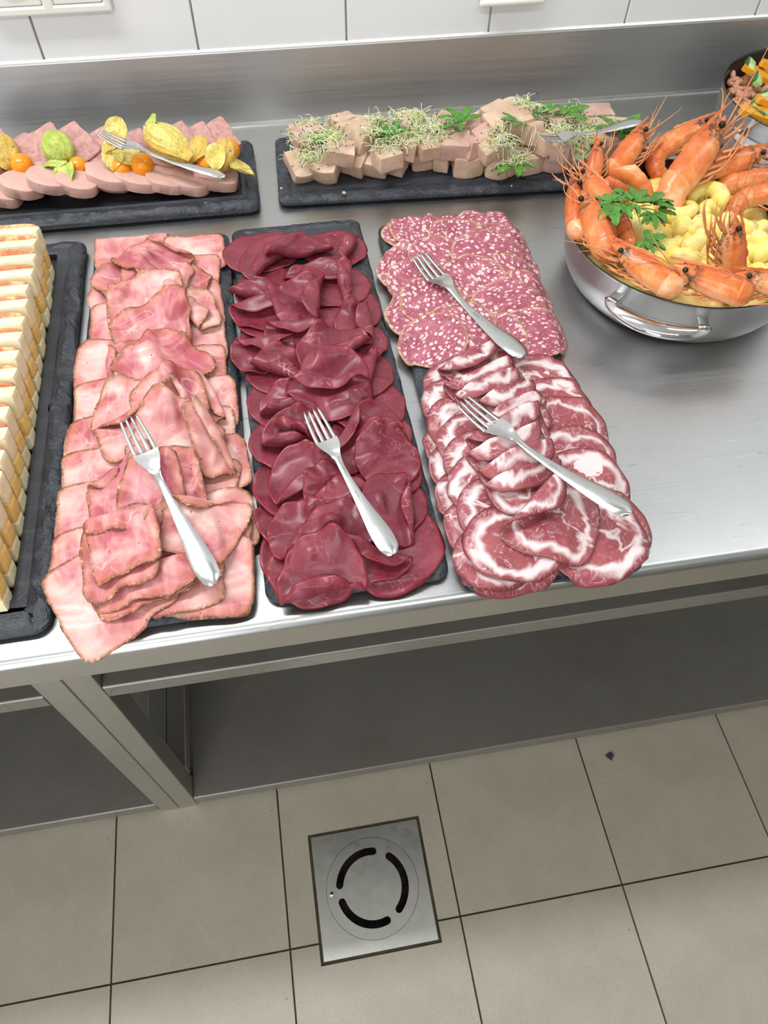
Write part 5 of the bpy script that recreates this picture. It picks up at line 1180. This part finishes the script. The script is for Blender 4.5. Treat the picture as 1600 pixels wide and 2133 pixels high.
    for q in range(4):
        s = (-1)**q; mb.add(tube(bez((.050, s*.004, -.003), (.060, s*.006, -.008), (.070 + rg.uniform(0, .01), s*.004, -.004 + rg.uniform(-.006, .006)), 6), np.linspace(.0016, .0004, 6), 4))
    mb.build('feelers', M['prawn_leg'], o)
    return o
for i, (tp, tz, jn, jz, dr_, cu, wh, lb) in enumerate([
    ((1252, 288), .108, (1233, 380), .078, (-.6, .1, .8), 110, 2, 'head up at the rear left, nearest the foie gras'),
    ((1356, 266), .104, (1282, 352), .078, (-.5, .35, .8), 120, 4, 'head tilted back, between the foie gras parsley and curled prawn'),
    ((1492, 258), .100, (1385, 308), .082, (-.4, .7, .6), 205, 2, 'bent in a U at the rear of the pan'),
    ((1520, 255), .120, (1412, 384), .080, (-.6, .4, .7), 150, 5, 'long feelers, standing at the rear centre'),
    ((1606, 326), .092, (1482, 352), .082, (0, .4, .9), 140, 3, 'lying rearmost, pointing right below the far handle'),
    ((1640, 372), .080, (1530, 384), .072, (0, .3, .95), 140, 4, 'pointing right just before the rearmost one'),
    ((1668, 398), .086, (1562, 412), .080, (-.2, .6, .7), 190, 2, 'pale pink and curled, at right'),
    ((1690, 470), .080, (1622, 480), .074, (-.5, .6, .5), 170, 2, 'curled at the right frame edge'),
    ((1198, 356), .100, (1266, 430), .090, (.4, .4, .8), 22, 4, 'under the big parsley leaf at left'),
    ((1194, 376), .092, (1203, 476), .076, (-.4, .1, .9), 140, 2, 'outermost on the left rim'),
    ((1208, 408), .098, (1256, 512), .086, (.2, .2, 1), 150, 3, 'left rim, above the two-eyed one'),
    ((1268, 520), .094, (1384, 592), .086, (.2, .35, .95), 140, 2, 'with round black eyes at front left'),
    ((1392, 564), .094, (1532, 610), .086, (.05, .35, .95), 150, 3, 'at the front rim right of the handle'),
    ((1526, 582), .092, (1650, 602), .086, (.05, .4, .9), 150, 5, 'front right, feelers hanging over the rim'),
    ((1514, 448), .128, (1522, 582), .062, (.95, -.1, .2), 60, 3, 'standing upright in the sauce')]):
    prawn(tp, tz, jn, jz, dr_, cu, 'whole orange prawn ' + lb, 1600 + i, wh, .5 if i in (9, 10, 11, 12) else 1.0, i == 2)
# ---- parsley sprig on the prawns
c0 = at(1324, 435, TZ + .100); lvs, sts = [], []
for (px, py, z, tips) in [(1276, 424, .108, [(1240, 415), (1249, 460), (1280, 470), (1290, 396)]), (1322, 425, .106, [(1316, 392), (1340, 398), (1306, 450)]), (1356, 428, .100, [(1398, 420), (1378, 404)]), (1358, 444, .096, [(1348, 470), (1366, 478), (1378, 462)]), (1342, 502, .092, [(1386, 496), (1382, 520), (1346, 526), (1330, 520)]), (1368, 440, .096, [(1405, 452)])]:
    q = at(px, py, TZ + z)
    for tp in tips:
        e = at(*tp, TZ + z - .004); ln = float(np.linalg.norm(e - q)); lvs.append((*(q - c0), math.degrees(math.atan2(e[1] - q[1], e[0] - q[0])), max(.018, ln*1.05), .12, rng.uniform(-.3, .3)))
    sts.append(bez((0, 0, 0), tuple((q - c0)/2 + np.array([0, 0, .004])), tuple(q - c0), 7))
parsley(*c0, lvs, 'large green parsley sprig laid over the prawns at the left of the pan', None, sts)
# ---- shrimp salad in the far pan
pan_fill(P2, .129, .050, .004, 8, 'salad_base', food('brown_shrimp_salad', [(.3, (150, 92, 56)), (.55, (196, 138, 92)), (.8, (222, 176, 110))], 90, .4, .8, .1, bscale=240), 'brown shrimp and grain salad filling the far pan', 'salad')
M['small_shrimp'] = food('small_brown_shrimp', [(.3, (178, 116, 92)), (.7, (214, 158, 130))], 90, .35, .2, .12)
M['orange'] = food('orange_segment', [(.3, (238, 156, 12)), (.7, (248, 180, 36))], 160, .3, .4, .2, bscale=500)
M['cucumber'] = food('cucumber_flesh', [(.3, (168, 204, 112)), (.7, (206, 226, 156))], 80, .3, .1, .2)
M['cuke_skin'] = plain('dark_cucumber_skin', (52, 104, 44), .35)
ss = []
for i, (px, py, yw) in enumerate([(1530, 170, 10), (1538, 158, 120), (1527, 185, 200), (1545, 180, 60), (1536, 196, 300), (1550, 196, 150), (1540, 212, 20), (1552, 212, 250), (1560, 222, 90), (1548, 225, 190), (1562, 200, 330), (1572, 192, 40), (1588, 182, 140), (1596, 174, 220), (1584, 170, 20), (1598, 188, 280), (1558, 186, 230), (1592, 234, 100)]):
    p = at(px, py, TZ + .060); o = pyobj('small_shrimp', *curl(.0085, .0046, R_(rng.uniform(200, 270)), 1700 + i, n=18, ns=9), M['small_shrimp'], None, True, p); o.rotation_euler = tumble(yw, rng.uniform(-25, 25), rng.uniform(-25, 25)); ss.append(o)
for i, o in enumerate(sorted(ss, key=lambda o: o.location.x)): tag(o, f'small brown shrimp in the salad of the far pan, {ordinal(i)} from left', 'shrimp', 'small shrimps in the far pan')
def wedge(R0, th, a0, n=14):
    V = [(0, 0, 0), (0, 0, th)]; F = []
    for k in range(n): a = a0*(k/(n - 1) - .5); s = R0*(1 + .03*math.sin(9*k)); V += [(s*math.cos(a), s*math.sin(a), 0), (s*math.cos(a), s*math.sin(a), th)]
    for k in range(n - 1): q = 2 + 2*k; F += [(0, q + 2, q), (1, q + 1, q + 3), (q, q + 2, q + 3, q + 1)]
    F += [(0, 2, 3, 1), (0, 1, 2*n + 1, 2*n)]; return V, F
for i, (px, py, z, R0, a0, yw, tx) in enumerate([(1576, 166, .064, .026, 170, 70, 20), (1608, 150, .066, .022, 170, 90, 20), (1586, 256, .066, .034, 180, 75, 14), (1606, 226, .068, .026, 170, 100, 20)]):
    p = at(px, py, TZ + z); o = pyobj('orange_slice', *wedge(R0, .007, R_(a0)), M['orange'], None, False, p); o.rotation_euler = tumble(yw, tx, 0)
    tag(o, 'half orange slice in the far pan, ' + ['at its rear left', 'rearmost, at the frame edge', 'largest, at the front rim', 'at the right frame edge above the largest'][i], 'orange', 'orange slices in the far pan')
for i, (px, py, z, yw, tx) in enumerate([(1557, 142, .070, 60, 30), (1571, 172, .070, 60, 40), (1584, 212, .068, 20, 20), (1600, 202, .068, 30, 20), (1562, 234, .066, 40, 25), (1575, 242, .066, 120, 20)]):
    p = at(px, py, TZ + z); o = empty('cucumber_piece', p, 0, 'green cucumber piece in the far pan, ' + ['rearmost at the dark wall', 'upright beside the rear orange', 'left of the pair at centre', 'right of the pair at centre', 'leftmost at the front rim', 'second at the front rim'][i], 'cucumber', 'cucumber pieces in the far pan')
    o.rotation_euler = tumble(yw, tx, 0); fl = pyobj('flesh', *rough_block(.026, .013, .009, 1800 + i, 8, .0003, 7), M['cucumber'], o)
    A, F = rough_block(.0262, .0024, .0092, 1810 + i, 6, .0002, 6); A[:, 1] += .0066; pyobj('skin', A, F, M['cuke_skin'], o)
